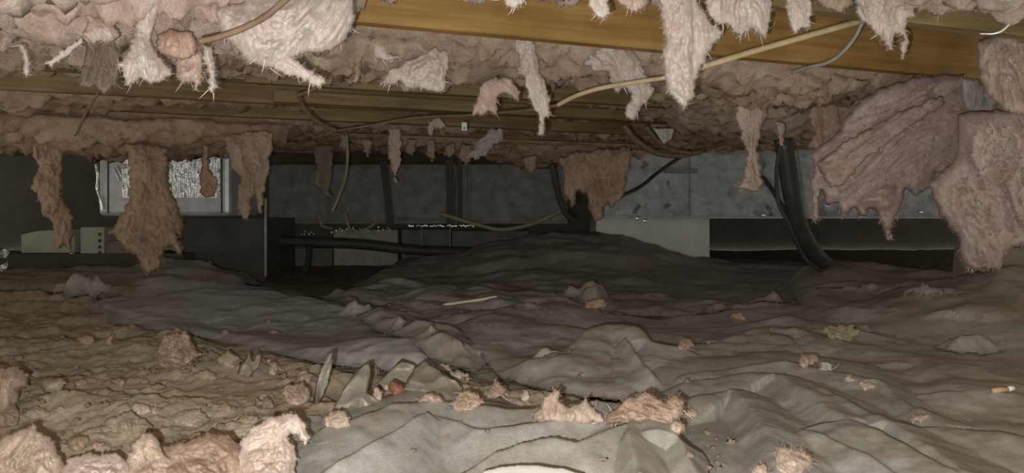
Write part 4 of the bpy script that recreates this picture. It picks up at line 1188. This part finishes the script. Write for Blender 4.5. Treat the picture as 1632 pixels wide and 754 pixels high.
scrap(734, 540, 786, 574, 'shiny wrinkled plastic scrap near the centre', 308, POLY_MID)
scrap(736, 500, 772, 526, 'small pointed grey plastic scrap beyond the wrinkled one', 309, POLY_MID, 0.025)
scrap(776, 518, 824, 556, 'knotted grey plastic bunch at the left end of the wide sheet', 310, POLY_BLUE)
scrap(770, 602, 820, 646, 'folded olive plastic scrap beside the rosy square scrap', 311, POLY_SHARD, 0.03, 22)
scrap(880, 450, 1004, 490, 'dim brownish plastic fold on the dark sheet at centre', 319, POLY_DARK, 0.012, 12, 0.03)
scrap(958, 470, 1012, 508, 'dark triangular plastic fold with a shiny edge at centre', 320, POLY_DARK, 0.012, 14, 0.028)
scrap(1344, 430, 1404, 468, 'crumpled translucent plastic heap under the tail of the mauve sheet, left peak', 313, POLY_MID, 0.04, 15, 0.035)
scrap(1388, 420, 1446, 466, 'crumpled translucent plastic heap under the tail of the mauve sheet, middle peak', 324, POLY_MID, 0.045, 15, 0.035)
scrap(1430, 430, 1476, 470, 'crumpled translucent plastic heap under the tail of the mauve sheet, right peak', 325, POLY_MID, 0.04, 15, 0.035)
scrap(1456, 422, 1524, 476, 'peaked crumple of plastic right of the translucent heap', 314, POLY_MID, 0.05, 18, 0.045)
scrap(1506, 438, 1566, 476, 'small grey plastic crumple below the huge mauve mass', 315, POLY_MID, 0.05, 12, 0.04)
scrap(1296, 428, 1346, 468, 'dim plastic crumple beside the foot of the black hose', 316, POLY_DARK, 0.015, 14, 0.035)
scrap(1362, 498, 1424, 534, 'bluish glossy plastic scrap on the dark ground at right', 317, POLY_BLUE, 0.03, 8, 0.02)
scrap(1098, 534, 1164, 554, 'thin bluish shiny plastic sliver right of centre', 318, POLY_BLUE, 0.015, 12, 0.012)
scrap(1200, 460, 1290, 490, 'dim crumpled plastic on the dark ground left of the hose foot', 321, POLY_DARK, 0.012, 13, 0.03)
scrap(1010, 452, 1080, 482, 'dim wrinkled plastic right of the dark triangular fold', 327, POLY_DARK, 0.012, 14, 0.028)
scrap(1110, 470, 1190, 500, 'dim wrinkled plastic below the pale concrete pier', 328, POLY_DARK, 0.012, 13, 0.03)
scrap(800, 466, 880, 500, 'dim wrinkled plastic left of the brownish fold', 329, POLY_MID, 0.012, 13, 0.028)
scrap(830, 520, 930, 570, 'creased grey plastic left of the hooded fold', 330, POLY_MID, 0.01, 12, 0.022)
scrap(60, 446, 160, 476, 'creased dark plastic at far left below the pale blocks', 331, POLY_MID, 0.02, 11, 0.03)
scrap(1230, 510, 1310, 545, 'creased grey plastic left of the olive flattened clump', 332, POLY_MID, 0.01, 12, 0.024)
scrap(1520, 528, 1640, 572, 'smooth grey plastic flap at the right edge above the cigarette end', 333, POLY_MID, 0.03, 6, 0.02)
scrap(520, 470, 600, 512, 'grey crumpled plastic ridge at the far end of the slanting folds', 322, POLY_MID, 0.04, 10, 0.035)
scrap(600, 478, 668, 530, 'dusty crumpled plastic next to the grey ridge at centre left', 323, POLY_MID, 0.04, 11, 0.035)

# white paper at the bottom edge, pale splinter, cigarette end
fp([(764, 790), (770, 750), (800, 742), (850, 740), (900, 746), (930, 756), (940, 790)], 850, 780, 0.004, 330, PAPER, 'white sheet of paper poking in at the bottom edge', name='paper_sheet', cat='paper', group=None, fuzz=0, rag=0.6, tilt=0.07, lump=0.4, dY=-0.09)
g = ground_hit(750, 482)
path = [P(706, 486, g[1]), P(735, 482, g[1]), P(765, 478, g[1]), P(792, 473, g[1])]
b = np.array(path[0])
tag(link('wood_splinter', tube_mesh('wood_splinter', catmull(np.array(path) - b, 6), np.concatenate([[0.002], np.full(17, 0.0048), [0.004]]), 6), WOOD_PALE, None, b), 'pale wooden splinter lying on the dark ground at centre', 'splinter')
g = ground_hit(1604, 626)
cig = empty('cigarette_end', (g[0], g[1], ground_z(g[0], g[1]) + 0.005))
tag(cig, 'cigarette end lying on the grey sheet at the right edge', 'cigarette')
link('paper_tube', tube_mesh('paper_tube', [(0.002, 0, 0), (0.006, 0, 0.001), (0.012, 0.001, 0.002)], 0.0042, 10), PAPER, cig)
link('filter', tube_mesh('filter', [(-0.024, -0.002, -0.003), (-0.012, -0.001, -0.001), (0.002, 0, 0)], 0.0042, 10), CORK, cig)

# ------------------------------------------------------------------ ducts at the back
def pxbox(name, x0, y0, x1, y1, Y, depth, mat, parent=None, bevel=0.006, org=None):
    a, b = P(x0, y1, Y), P(x1, y0, Y)
    o = np.zeros(3) if org is None else org
    me = box_mesh(name, a[0] - o[0], b[0] - o[0], Y - o[1], Y + depth - o[1], a[2] - o[2], b[2] - o[2], bevel)
    return link(name, me, mat, parent)

def panel_grid(name, x0, y0, x1, y1, Y, amp, seed, mat, parent, org, nx=60, ny=24, depth=0.012):
    """thin dented sheet-metal panel"""
    u = np.linspace(x0, x1, nx); v = np.linspace(y0, y1, ny)
    U, W = np.meshgrid(u, v)
    pts = np.stack([(U.ravel() - CX) / F * Y, np.full(U.size, Y), CAMZ - (W.ravel() - HY) / F * Y], 1)
    edge = np.minimum.reduce([(U - x0) / (x1 - x0), (x1 - U) / (x1 - x0), (W - y0) / (y1 - y0), (y1 - W) / (y1 - y0)]).ravel()
    n = fbm(np.stack([pts[:, 0] * 6, pts[:, 2] * 9, np.full(len(pts), seed * 3.3)], 1), 3)
    pts[:, 1] -= amp * (0.6 + n) * np.clip(edge * 12, 0, 1)
    i, j = np.meshgrid(np.arange(nx - 1), np.arange(ny - 1))
    a = (j * nx + i).ravel()
    fr = np.stack([a, a + nx, a + nx + 1, a + 1], 1)
    return link(name, new_mesh(name, pts - org, fr), mat, parent)

DY = 4.5
def duct(label, xs, top, bot, mat, name='metal_duct', Y=DY, depth=0.45, seed=1, flange=True):
    b = P(xs[0], bot, Y)
    root = empty(name, (b[0], Y, b[2]))
    tag(root, label, 'duct')
    for i in range(len(xs) - 1):
        o = pxbox('duct_section', xs[i] + 0.6, top, xs[i + 1] - 0.6, bot, Y + 0.014, depth, mat, root, 0.004, b)
        panel_grid('side_panel', xs[i] + 2, top + 2, xs[i + 1] - 2, bot - 2, Y + 0.0135, 0.012, seed + i, mat, o, b)
        if i:
            pxbox('seam_flange', xs[i] - 1.6, top - 1, xs[i] + 1.6, bot + 1, Y + 0.001, depth + 0.02, mat, root, 0.002, b)
    if flange:
        pxbox('bottom_flange', xs[0], bot - 1.5, xs[-1], bot + 2.5, Y - 0.006, 0.02, mat, root, 0.002, b)
    return root, b

dark_duct, db = duct('long dark sheet-metal duct running across the back at left of centre', [428, 520, 614, 724, 748, 905], 262, 354, GALV_DARK, seed=3)
# hanger straps on the dark duct
def strap(px0, py0, px1, py1, w, Y, mat, root, org):
    pth = np.array([P(px0, py0, Y), P((px0 + px1) / 2 + 1, (py0 + py1) / 2, Y - 0.01), P(px1, py1, Y)]) - org
    v = []
    for p in pth:
        for dx, dy in ((-w / 2, -0.002), (w / 2, -0.002), (w / 2, 0.002), (-w / 2, 0.002)):
            v.append(p + np.array([dx, dy, 0]))
    f = []
    for i in range(2):
        for j in range(4):
            j2 = (j + 1) % 4
            f.append((i * 4 + j, i * 4 + j2, i * 4 + 4 + j2, i * 4 + 4 + j))
    f += [(3, 2, 1, 0), (8, 9, 10, 11)]
    return link('hanger_strap', new_mesh('hanger_strap', v, f, False), mat, root)
strap(611, 258, 622, 356, 0.045, DY - 0.02, BLACK_MATT, dark_duct, db)
strap(716, 254, 718, 356, 0.05, DY - 0.02, BLACK_MATT, dark_duct, db)
strap(732, 254, 733, 356, 0.03, DY - 0.02, BLACK_MATT, dark_duct, db)
# condensation beads along its lower edge, flattened and near-metallic to glint
rg = random.Random(9)
vv, ff = ico(2)
V, Fc = [], []
beads = [(x, 360 + rg.uniform(-1, 1)) for x in list(np.arange(652, 768, 3.1)) if rg.random() < 0.8]
beads += [(rg.uniform(534, 622), 366 + rg.uniform(-4, 3)) for _ in range(16)] + [(rg.uniform(470, 530), 372 + rg.uniform(-3, 3)) for _ in range(9)]
for x, y in beads:
    r = rg.uniform(0.005, 0.0095) * (1 if x > 640 else 0.7)
    V.append(vv * r * np.array([1, 0.3, 1]) + P(x, y, DY - 0.0075) - db); Fc.append(ff + len(vv) * (len(V) - 1))
o = link('condensation_beads', new_mesh('condensation_beads', np.vstack(V), np.vstack(Fc)), BEAD, dark_duct)
o['kind'] = 'stuff'; o['label'] = 'glinting row of water beads'

grey_duct, gb = duct('pale grey galvanised duct with speckled side at right of centre', [962, 1102, 1268, 1400, 1640], 238, 346, GALV, seed=9, Y=4.2)
pxbox('step_flange', 1060, 268, 1112, 276, 4.18, 0.03, GALV_DARK, grey_duct, 0.002, gb)
for x, y in ((1217, 343), (1468, 338), (1028, 352), (1016, 348)):
    p = P(x, y, 4.193) - gb
    link('screw_head', new_mesh('screw_head', ico(3)[0] * np.array([0.012, 0.0035, 0.012]) + p, ico(3)[1]), STEEL, grey_duct)
# ragged dark offcut hiding the step of the two ducts
tag(pxbox('girder_beam', 440, 238, 1100, 266, 4.75, 0.12, WOOD_DARK, None, 0.004), 'dark timber girder running above the long dark duct', 'beam', None, 'thing')

# foil covered box at the left
FY = 3.55
fb = P(155, 345, FY)
foil_box = tag(empty('foil_box', (fb[0], FY, fb[2])), 'foil covered duct box with ribbed panel at far left', 'duct')
pxbox('box_body', 156, 205, 366, 345, FY, 0.40, FOIL, foil_box, 0.022, fb)
for x in (172, 353):
    pxbox('tape_seam', x - 1.2, 212, x + 1.2, 340, FY - 0.003, 0.01, BLACK_MATT, foil_box, 0.001, fb)
pxbox('tape_band', 196, 317, 352, 320, FY - 0.004, 0.008, FOIL, foil_box, 0.001, fb)
V, Fc = [], []
rg = random.Random(31)
k = 0
for x in np.arange(197, 350, 3.3):
    n = 14
    pth = np.array([P(x + rg.uniform(-0.5, 0.5), yy, FY - 0.004 - rg.uniform(0, 0.004)) for yy in np.linspace(215, 315, n)]) - fb
    v, f = tube_data(pth, np.full(n, 0.0052) + np.array([rg.uniform(-0.0012, 0.0012) for _ in range(n)]), 6)
    V.append(v); Fc += [tuple(i + k for i in q) for q in f]; k += len(v)
me = bpy.data.meshes.new('foil_ribs')
me.from_pydata([tuple(x) for x in np.vstack(V)], [], [tuple(dict.fromkeys(q)) for q in Fc])
o = link('foil_ribs', me, FOIL_BRIGHT, foil_box); o['label'] = 'bright crinkled foil with close vertical ribs'; o['kind'] = 'stuff'
# creased foil along the left edge
v, f = tube_data(catmull([P(153, 262, FY - 0.01) - fb, P(156, 280, FY - 0.012) - fb, P(155, 300, FY - 0.01) - fb, P(160, 318, FY - 0.012) - fb, P(163, 334, FY - 0.01) - fb], 5), 0.007, 6)
me = bpy.data.meshes.new('foil_crease'); me.from_pydata([tuple(x) for x in v], [], [tuple(dict.fromkeys(q)) for q in f]); link('foil_crease', me, FOIL_BRIGHT, foil_box)
for (a0, b0_, a1, b1_) in ((181, 268, 190, 288), (186, 264, 194, 282)):
    v, f = tube_data([P(a0, b0_, FY - 0.004) - fb, P((a0 + a1) / 2, (b0_ + b1_) / 2, FY - 0.006) - fb, P(a1, b1_, FY - 0.004) - fb], 0.004, 6)
    me = bpy.data.meshes.new('foil_crease'); me.from_pydata([tuple(x) for x in v], [], [tuple(dict.fromkeys(q)) for q in f]); link('foil_crease', me, FOIL_BRIGHT, foil_box)

# dark box added to stand for the void under the foil box
tag(pxbox('void_box', 292, 347, 424, 470, 3.75, 0.5, BLACK_MATT, None, 0.004), 'added dark box standing for the void right of the foil box', 'box')
tag(pxbox('edge_strip', 421.5, 316, 424.5, 440, 3.735, 0.01, GALV, None, 0.001), 'thin bright metal edge strip on the corner of the dark void box', 'strip')
# pale blocks at far left, on a dark plinth added to fill the void
tag(pxbox('void_plinth', -120, 404, 292, 470, 3.62, 0.3, BLACK_MATT, None, 0.004), 'added dark plinth filling the void under the pale blocks at far left', 'plinth')
b = P(33, 403, 3.64)
bm = bmesh.new()
prof = [(33, 403), (118, 403), (118, 366), (62, 368), (33, 374)]
fr = [bm.verts.new(P(x, y, 3.64) - b) for x, y in prof]
bk = [bm.verts.new(P(x, y, 3.64) - b + np.array([0, 0.2, 0])) for x, y in prof]
bm.faces.new(fr); bm.faces.new(bk[::-1])
for i in range(5):
    bm.faces.new((fr[i], bk[i], bk[(i + 1) % 5], fr[(i + 1) % 5]))
bmesh.ops.recalc_face_normals(bm, faces=bm.faces)
bmesh.ops.bevel(bm, geom=list(bm.edges), offset=0.004, segments=2, affect='EDGES')
tag(link('concrete_block', bm_mesh('concrete_block', bm), CONCRETE_MID, None, b), 'pale concrete block with a sloping top behind the leftmost brown tuft', 'block', 'concrete blocks at far left')
b = P(128, 410, 3.64)
pb = tag(empty('concrete_block', (b[0], 3.64, b[2])), 'upright concrete block with a column of holes left of the teardrop tuft', 'block', 'concrete blocks at far left')
pxbox('block_body', 128, 362, 166, 410, 3.64, 0.2, CONCRETE_MID, pb, 0.004, b)
for y in (374, 384, 394, 403):
    pxbox('hole_shade', 156, y - 3, 161, y + 2.5, 3.637, 0.01, BLACK_MATT, pb, 0.001, b)  # black blocks painted in for the shade inside the holes
tag(pxbox('concrete_block', 169, 384, 226, 410, 3.64, 0.2, CONCRETE_DIRTY, None, 0.004), 'low dull concrete block peeping out behind the teardrop tuft', 'block', 'concrete blocks at far left')
# crumpled foil at the left edge
for i, (ol, lab) in enumerate((([(-30, 412), (-30, 390), (0, 396), (10, 394), (18, 400), (14, 410), (0, 414)], 'crumpled bright foil scrap at the left edge, upper one'),
                               ([(-6, 432), (4, 420), (14, 414), (16, 428), (10, 438)], 'crumpled bright foil scrap at the left edge, lower one'))):
    pillow('foil_scrap', ol, 3.4, 0.02, 340 + i, FOIL_BRIGHT, lab, cat='foil', group='foil scraps', fuzz=0, lump=2.0, freq=40)
# stake and stub
tag(link('metal_stake', tube_mesh('metal_stake', np.array([P(336, 470, 3.2), P(336, 440, 3.2), P(335.5, 415, 3.2)]) - P(336, 470, 3.2), 0.0075, 8), STEEL, None, P(336, 470, 3.2)), 'short shiny metal stake standing in front of the dark void box', 'stake')
tag(link('pipe_stub', tube_mesh('pipe_stub', np.array([P(385, 470, 3.1), P(385, 455, 3.1), P(385, 447, 3.1), P(385, 444, 3.1)]) - P(385, 470, 3.1), np.array([0.011, 0.011, 0.014, 0.014]), 12), CONCRETE_MID, None, P(385, 470, 3.1)), 'small capped pipe stub right of the metal stake', 'pipe')

# concrete piers and blocks under the ducts
tag(pxbox('concrete_pier', 950, 346, 1131, 470, 4.5, 0.35, CONCRETE, None, 0.004), 'large pale grey concrete pier under the grey duct behind the mound', 'pier')
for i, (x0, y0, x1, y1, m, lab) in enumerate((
        (426, 396, 468, 446, CONCRETE_MID, 'bluish grey foundation block beside the dark void box, leftmost of the far row'),
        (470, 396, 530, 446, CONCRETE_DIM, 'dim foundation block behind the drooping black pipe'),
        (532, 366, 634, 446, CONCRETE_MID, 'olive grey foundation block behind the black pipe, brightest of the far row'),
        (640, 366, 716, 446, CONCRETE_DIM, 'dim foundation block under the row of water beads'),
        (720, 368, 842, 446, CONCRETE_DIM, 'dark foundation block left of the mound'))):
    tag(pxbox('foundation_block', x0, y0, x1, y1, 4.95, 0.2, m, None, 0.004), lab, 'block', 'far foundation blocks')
for x in (672, 717):
    p = P(x, 400, 4.6)
    tag(link('support_rod', tube_mesh('support_rod', np.array([P(x, 470, 4.6), P(x, 400, 4.6), P(x, 362, 4.6)]) - P(x, 470, 4.6), 0.007, 8), CABLE_GREY, None, P(x, 470, 4.6)),
        'thin grey rod under the row of water beads, %s one' % ('left' if x < 700 else 'right'), 'rod', 'rods under the duct')
# soiled pier at the right edge
bm = bmesh.new()
prof = [(1566, 500, 0), (1586, 470, 0), (1592, 440, 0), (1594, 396, 0)]
b = P(1660, 500, 2.12)
rings = []
for (x, y, _) in prof:
    hw = (1668 - x) / F * 2.12
    z = (P(x, y, 2.12) - b)[2]
    cx_ = (P(1668, y, 2.12) - b)[0]
    rings.append([bm.verts.new((cx_ + hw * sx, 0.12 + 0.11 * sy * (hw / 0.14), z)) for sx, sy in ((-1, -1), (1, -1), (1, 1), (-1, 1))])
for i in range(3):
    for j in range(4):
        bm.faces.new((rings[i][j], rings[i][(j + 1) % 4], rings[i + 1][(j + 1) % 4], rings[i + 1][j]))
bm.faces.new(rings[0][::-1]); bm.faces.new(rings[-1])
bmesh.ops.recalc_face_normals(bm, faces=bm.faces)
bmesh.ops.bevel(bm, geom=list(bm.edges), offset=0.006, segments=2, affect='EDGES')
tag(link('concrete_pier', bm_mesh('concrete_pier', bm), CONCRETE_DIRTY, None, b), 'soiled brown concrete pier with a flared foot at the right edge', 'pier')

# ------------------------------------------------------------------ pipes, hoses, cables
cable('drain_pipe', [(380, 368, 3.95), (430, 382, 3.98), (500, 386, 4.0), (580, 390, 4.05), (650, 398, 4.1), (740, 402, 4.15), (850, 404, 4.2)], 0.028, BLACK, 'black drain pipe drooping across the far blocks at centre left', 'pipe', seg=14)
cable('drain_pipe', [(490, 388, 4.3), (492, 405, 4.3), (489, 425, 4.3), (480, 436, 4.3), (462, 440, 4.3)], 0.018, BLACK, 'short black branch pipe bending down to the ground at centre left', 'pipe', seg=12)
cable('rubber_hose', [(1248, 222, 2.55), (1254, 260, 2.55), (1262, 310, 2.55), (1274, 360, 2.6), (1300, 405, 2.7), (1345, 438, 2.75), (1395, 455, 2.8)], np.concatenate([np.full(30, 0.030), np.linspace(0.030, 0.022, 19)]), BLACK, 'fat black hose curving down to the ground at right', 'hose', seg=14)
cable('black_cable', [(1244, 228, 2.5), (1238, 270, 2.5), (1240, 320, 2.5), (1254, 352, 2.5), (1268, 385, 2.55), (1285, 415, 2.6), (1312, 434, 2.65), (1336, 446, 2.7)], 0.0065, BLACK, 'thin black cable hanging beside the fat black hose', group='black cables')
cable('black_cable', [(1206, 276, 2.75), (1222, 290, 2.72), (1240, 318, 2.66), (1258, 344, 2.62)], 0.008, BLACK, 'thin black cable slanting across the grey duct to the hose', group='black cables')
cable('tan_cable', [(1376, 32, 1.60), (1330, 45, 1.585), (1270, 62, 1.575), (1200, 82, 1.565), (1135, 102, 1.565), (1080, 120, 1.64)], 0.0068, CABLE_TAN, 'tan cable slanting down left across the top right joist')
cable('tan_cable', [(1075, 122, 1.66), (1020, 130, 1.68), (960, 140, 1.72), (920, 152, 1.76), (888, 168, 1.82)], 0.0056, CABLE_TAN, 'short arched tan cable between the long central strand and the claw tuft')
cable('brown_cable', [(888, 168, 1.86), (840, 176, 1.95), (790, 180, 2.08), (740, 184, 2.2), (660, 188, 2.35), (590, 200, 2.45), (530, 210, 2.55), (500, 220, 2.65)], 0.0042, CABLE_BROWN, 'long thin brown cable winding below the exposed joists at centre')
cable('grey_wire', [(1374, 36, 1.59), (1362, 60, 1.6), (1342, 84, 1.62), (1318, 100, 1.64), (1286, 108, 1.68), (1262, 116, 1.72)], 0.0042, CABLE_GREY, 'thin grey wire curving from the tan cable to the batt at upper right', 'wire')
cable('silver_wire', [(1690, -10, 1.5), (1632, 16, 1.52), (1612, 34, 1.53), (1590, 52, 1.54), (1560, 54, 1.56)], 0.0036, STEEL, 'silver wire in the top right corner', 'wire')
cable('brown_cable', [(318, 66, 1.05), (345, 60, 1.05), (385, 46, 1.05), (420, 28, 1.05), (450, 4, 1.05), (490, -34, 1.05)], 0.0046, CABLE_BROWN, 'brown cable looping out of the pale batt at the top left')
cable('brown_cable', [(476, 150, 2.2), (482, 168, 2.25), (498, 188, 2.3), (516, 200, 2.35), (534, 208, 2.4)], 0.0075, CABLE_BROWN, 'brown cable bending down from the joist at left of centre')
cable('brown_cable', [(546, 118, 2.1), (520, 132, 2.12), (496, 144, 2.14), (474, 152, 2.18)], 0.006, CABLE_BROWN, 'short brown cable running behind the white pointed strand')
cable('wooden_stick', [(160, 142, 2.1), (146, 164, 2.12), (132, 190, 2.15), (120, 216, 2.2)], 0.0035, CABLE_BROWN, 'thin dark stick poking down from the grey rag at upper left', 'stick')
cable('loose_cable', [(552, 214, 3.3), (554, 250, 3.3), (550, 285, 3.35), (538, 318, 3.4), (530, 336, 3.4)], 0.0065, CABLE_OLIVE, 'olive cable dangling in front of the dark duct at left')
cable('loose_cable', [(700, 340, 4.3), (760, 358, 4.25), (800, 366, 4.2), (845, 358, 4.1), (880, 343, 4.0), (902, 330, 3.9)], 0.012, CABLE_OLIVE, 'olive cable sagging below the dark duct to the fringed tuft')
cable('loose_cable', [(550, 340, 4.35), (554, 356, 4.35), (560, 370, 4.35)], 0.008, CABLE_OLIVE, 'short olive cable end left of the water beads')
cable('loose_cable', [(604, 348, 4.35), (592, 360, 4.35), (574, 368, 4.35), (552, 372, 4.35)], 0.008, CABLE_OLIVE, 'olive cable curl at the left end of the water beads')
cable('loose_cable', [(508, 342, 4.35), (514, 360, 4.35), (530, 364, 4.35)], 0.008, CABLE_OLIVE, 'faint olive cable hook above the drooping black pipe')
cable('dark_cable', [(880, 262, 3.2), (886, 300, 3.25), (900, 338, 3.3), (915, 352, 3.35)], 0.012, BLACK, 'black cable hanging along the left side of the fringed tuft')
cable('dark_cable', [(978, 318, 3.32), (1020, 298, 3.45), (1050, 274, 3.6), (1100, 240, 3.72)], 0.009, BLACK, 'black cable rising from the fringed tuft to the upper right')
cable('dark_cable', [(994, 200, 2.75), (1014, 224, 2.8), (1046, 244, 2.9), (1080, 248, 3.0), (1116, 242, 3.1)], 0.0115, CABLE_BROWN, 'dark brown cable loop under the joists right of centre', group='brown cable loops')
cable('dark_cable', [(1030, 202, 2.75), (1044, 222, 2.8), (1066, 238, 2.9), (1100, 244, 3.0)], 0.009, CABLE_BROWN, 'thinner brown cable loop inside the dark brown one', group='brown cable loops')

# small metal plate on the joist, grey rag hanging beside it
mp = P(740, 208, 2.55)
plate = tag(empty('nail_plate', tuple(mp)), 'small grey metal plate with a hole nailed under the joists at centre', 'plate')
link('plate_body', box_mesh('plate_body', -0.009, 0.009, -0.002, 0.002, 0, 0.028, 0.001), CONCRETE, plate)
link('nail_head', new_mesh('nail_head', ico(2)[0] * np.array([0.0035, 0.002, 0.0035]) + np.array([0, -0.0025, 0.008]), ico(2)[1]), BLACK_MATT, plate)
pillow('plastic_flap', [(1040, 204), (1076, 204), (1070, 222), (1058, 232), (1050, 220)], 2.7, 0.005, 350, POLY_MID, 'small grey triangular flap hanging between the brown cable loops', cat='plastic scrap', fuzz=0, rag=0.5)
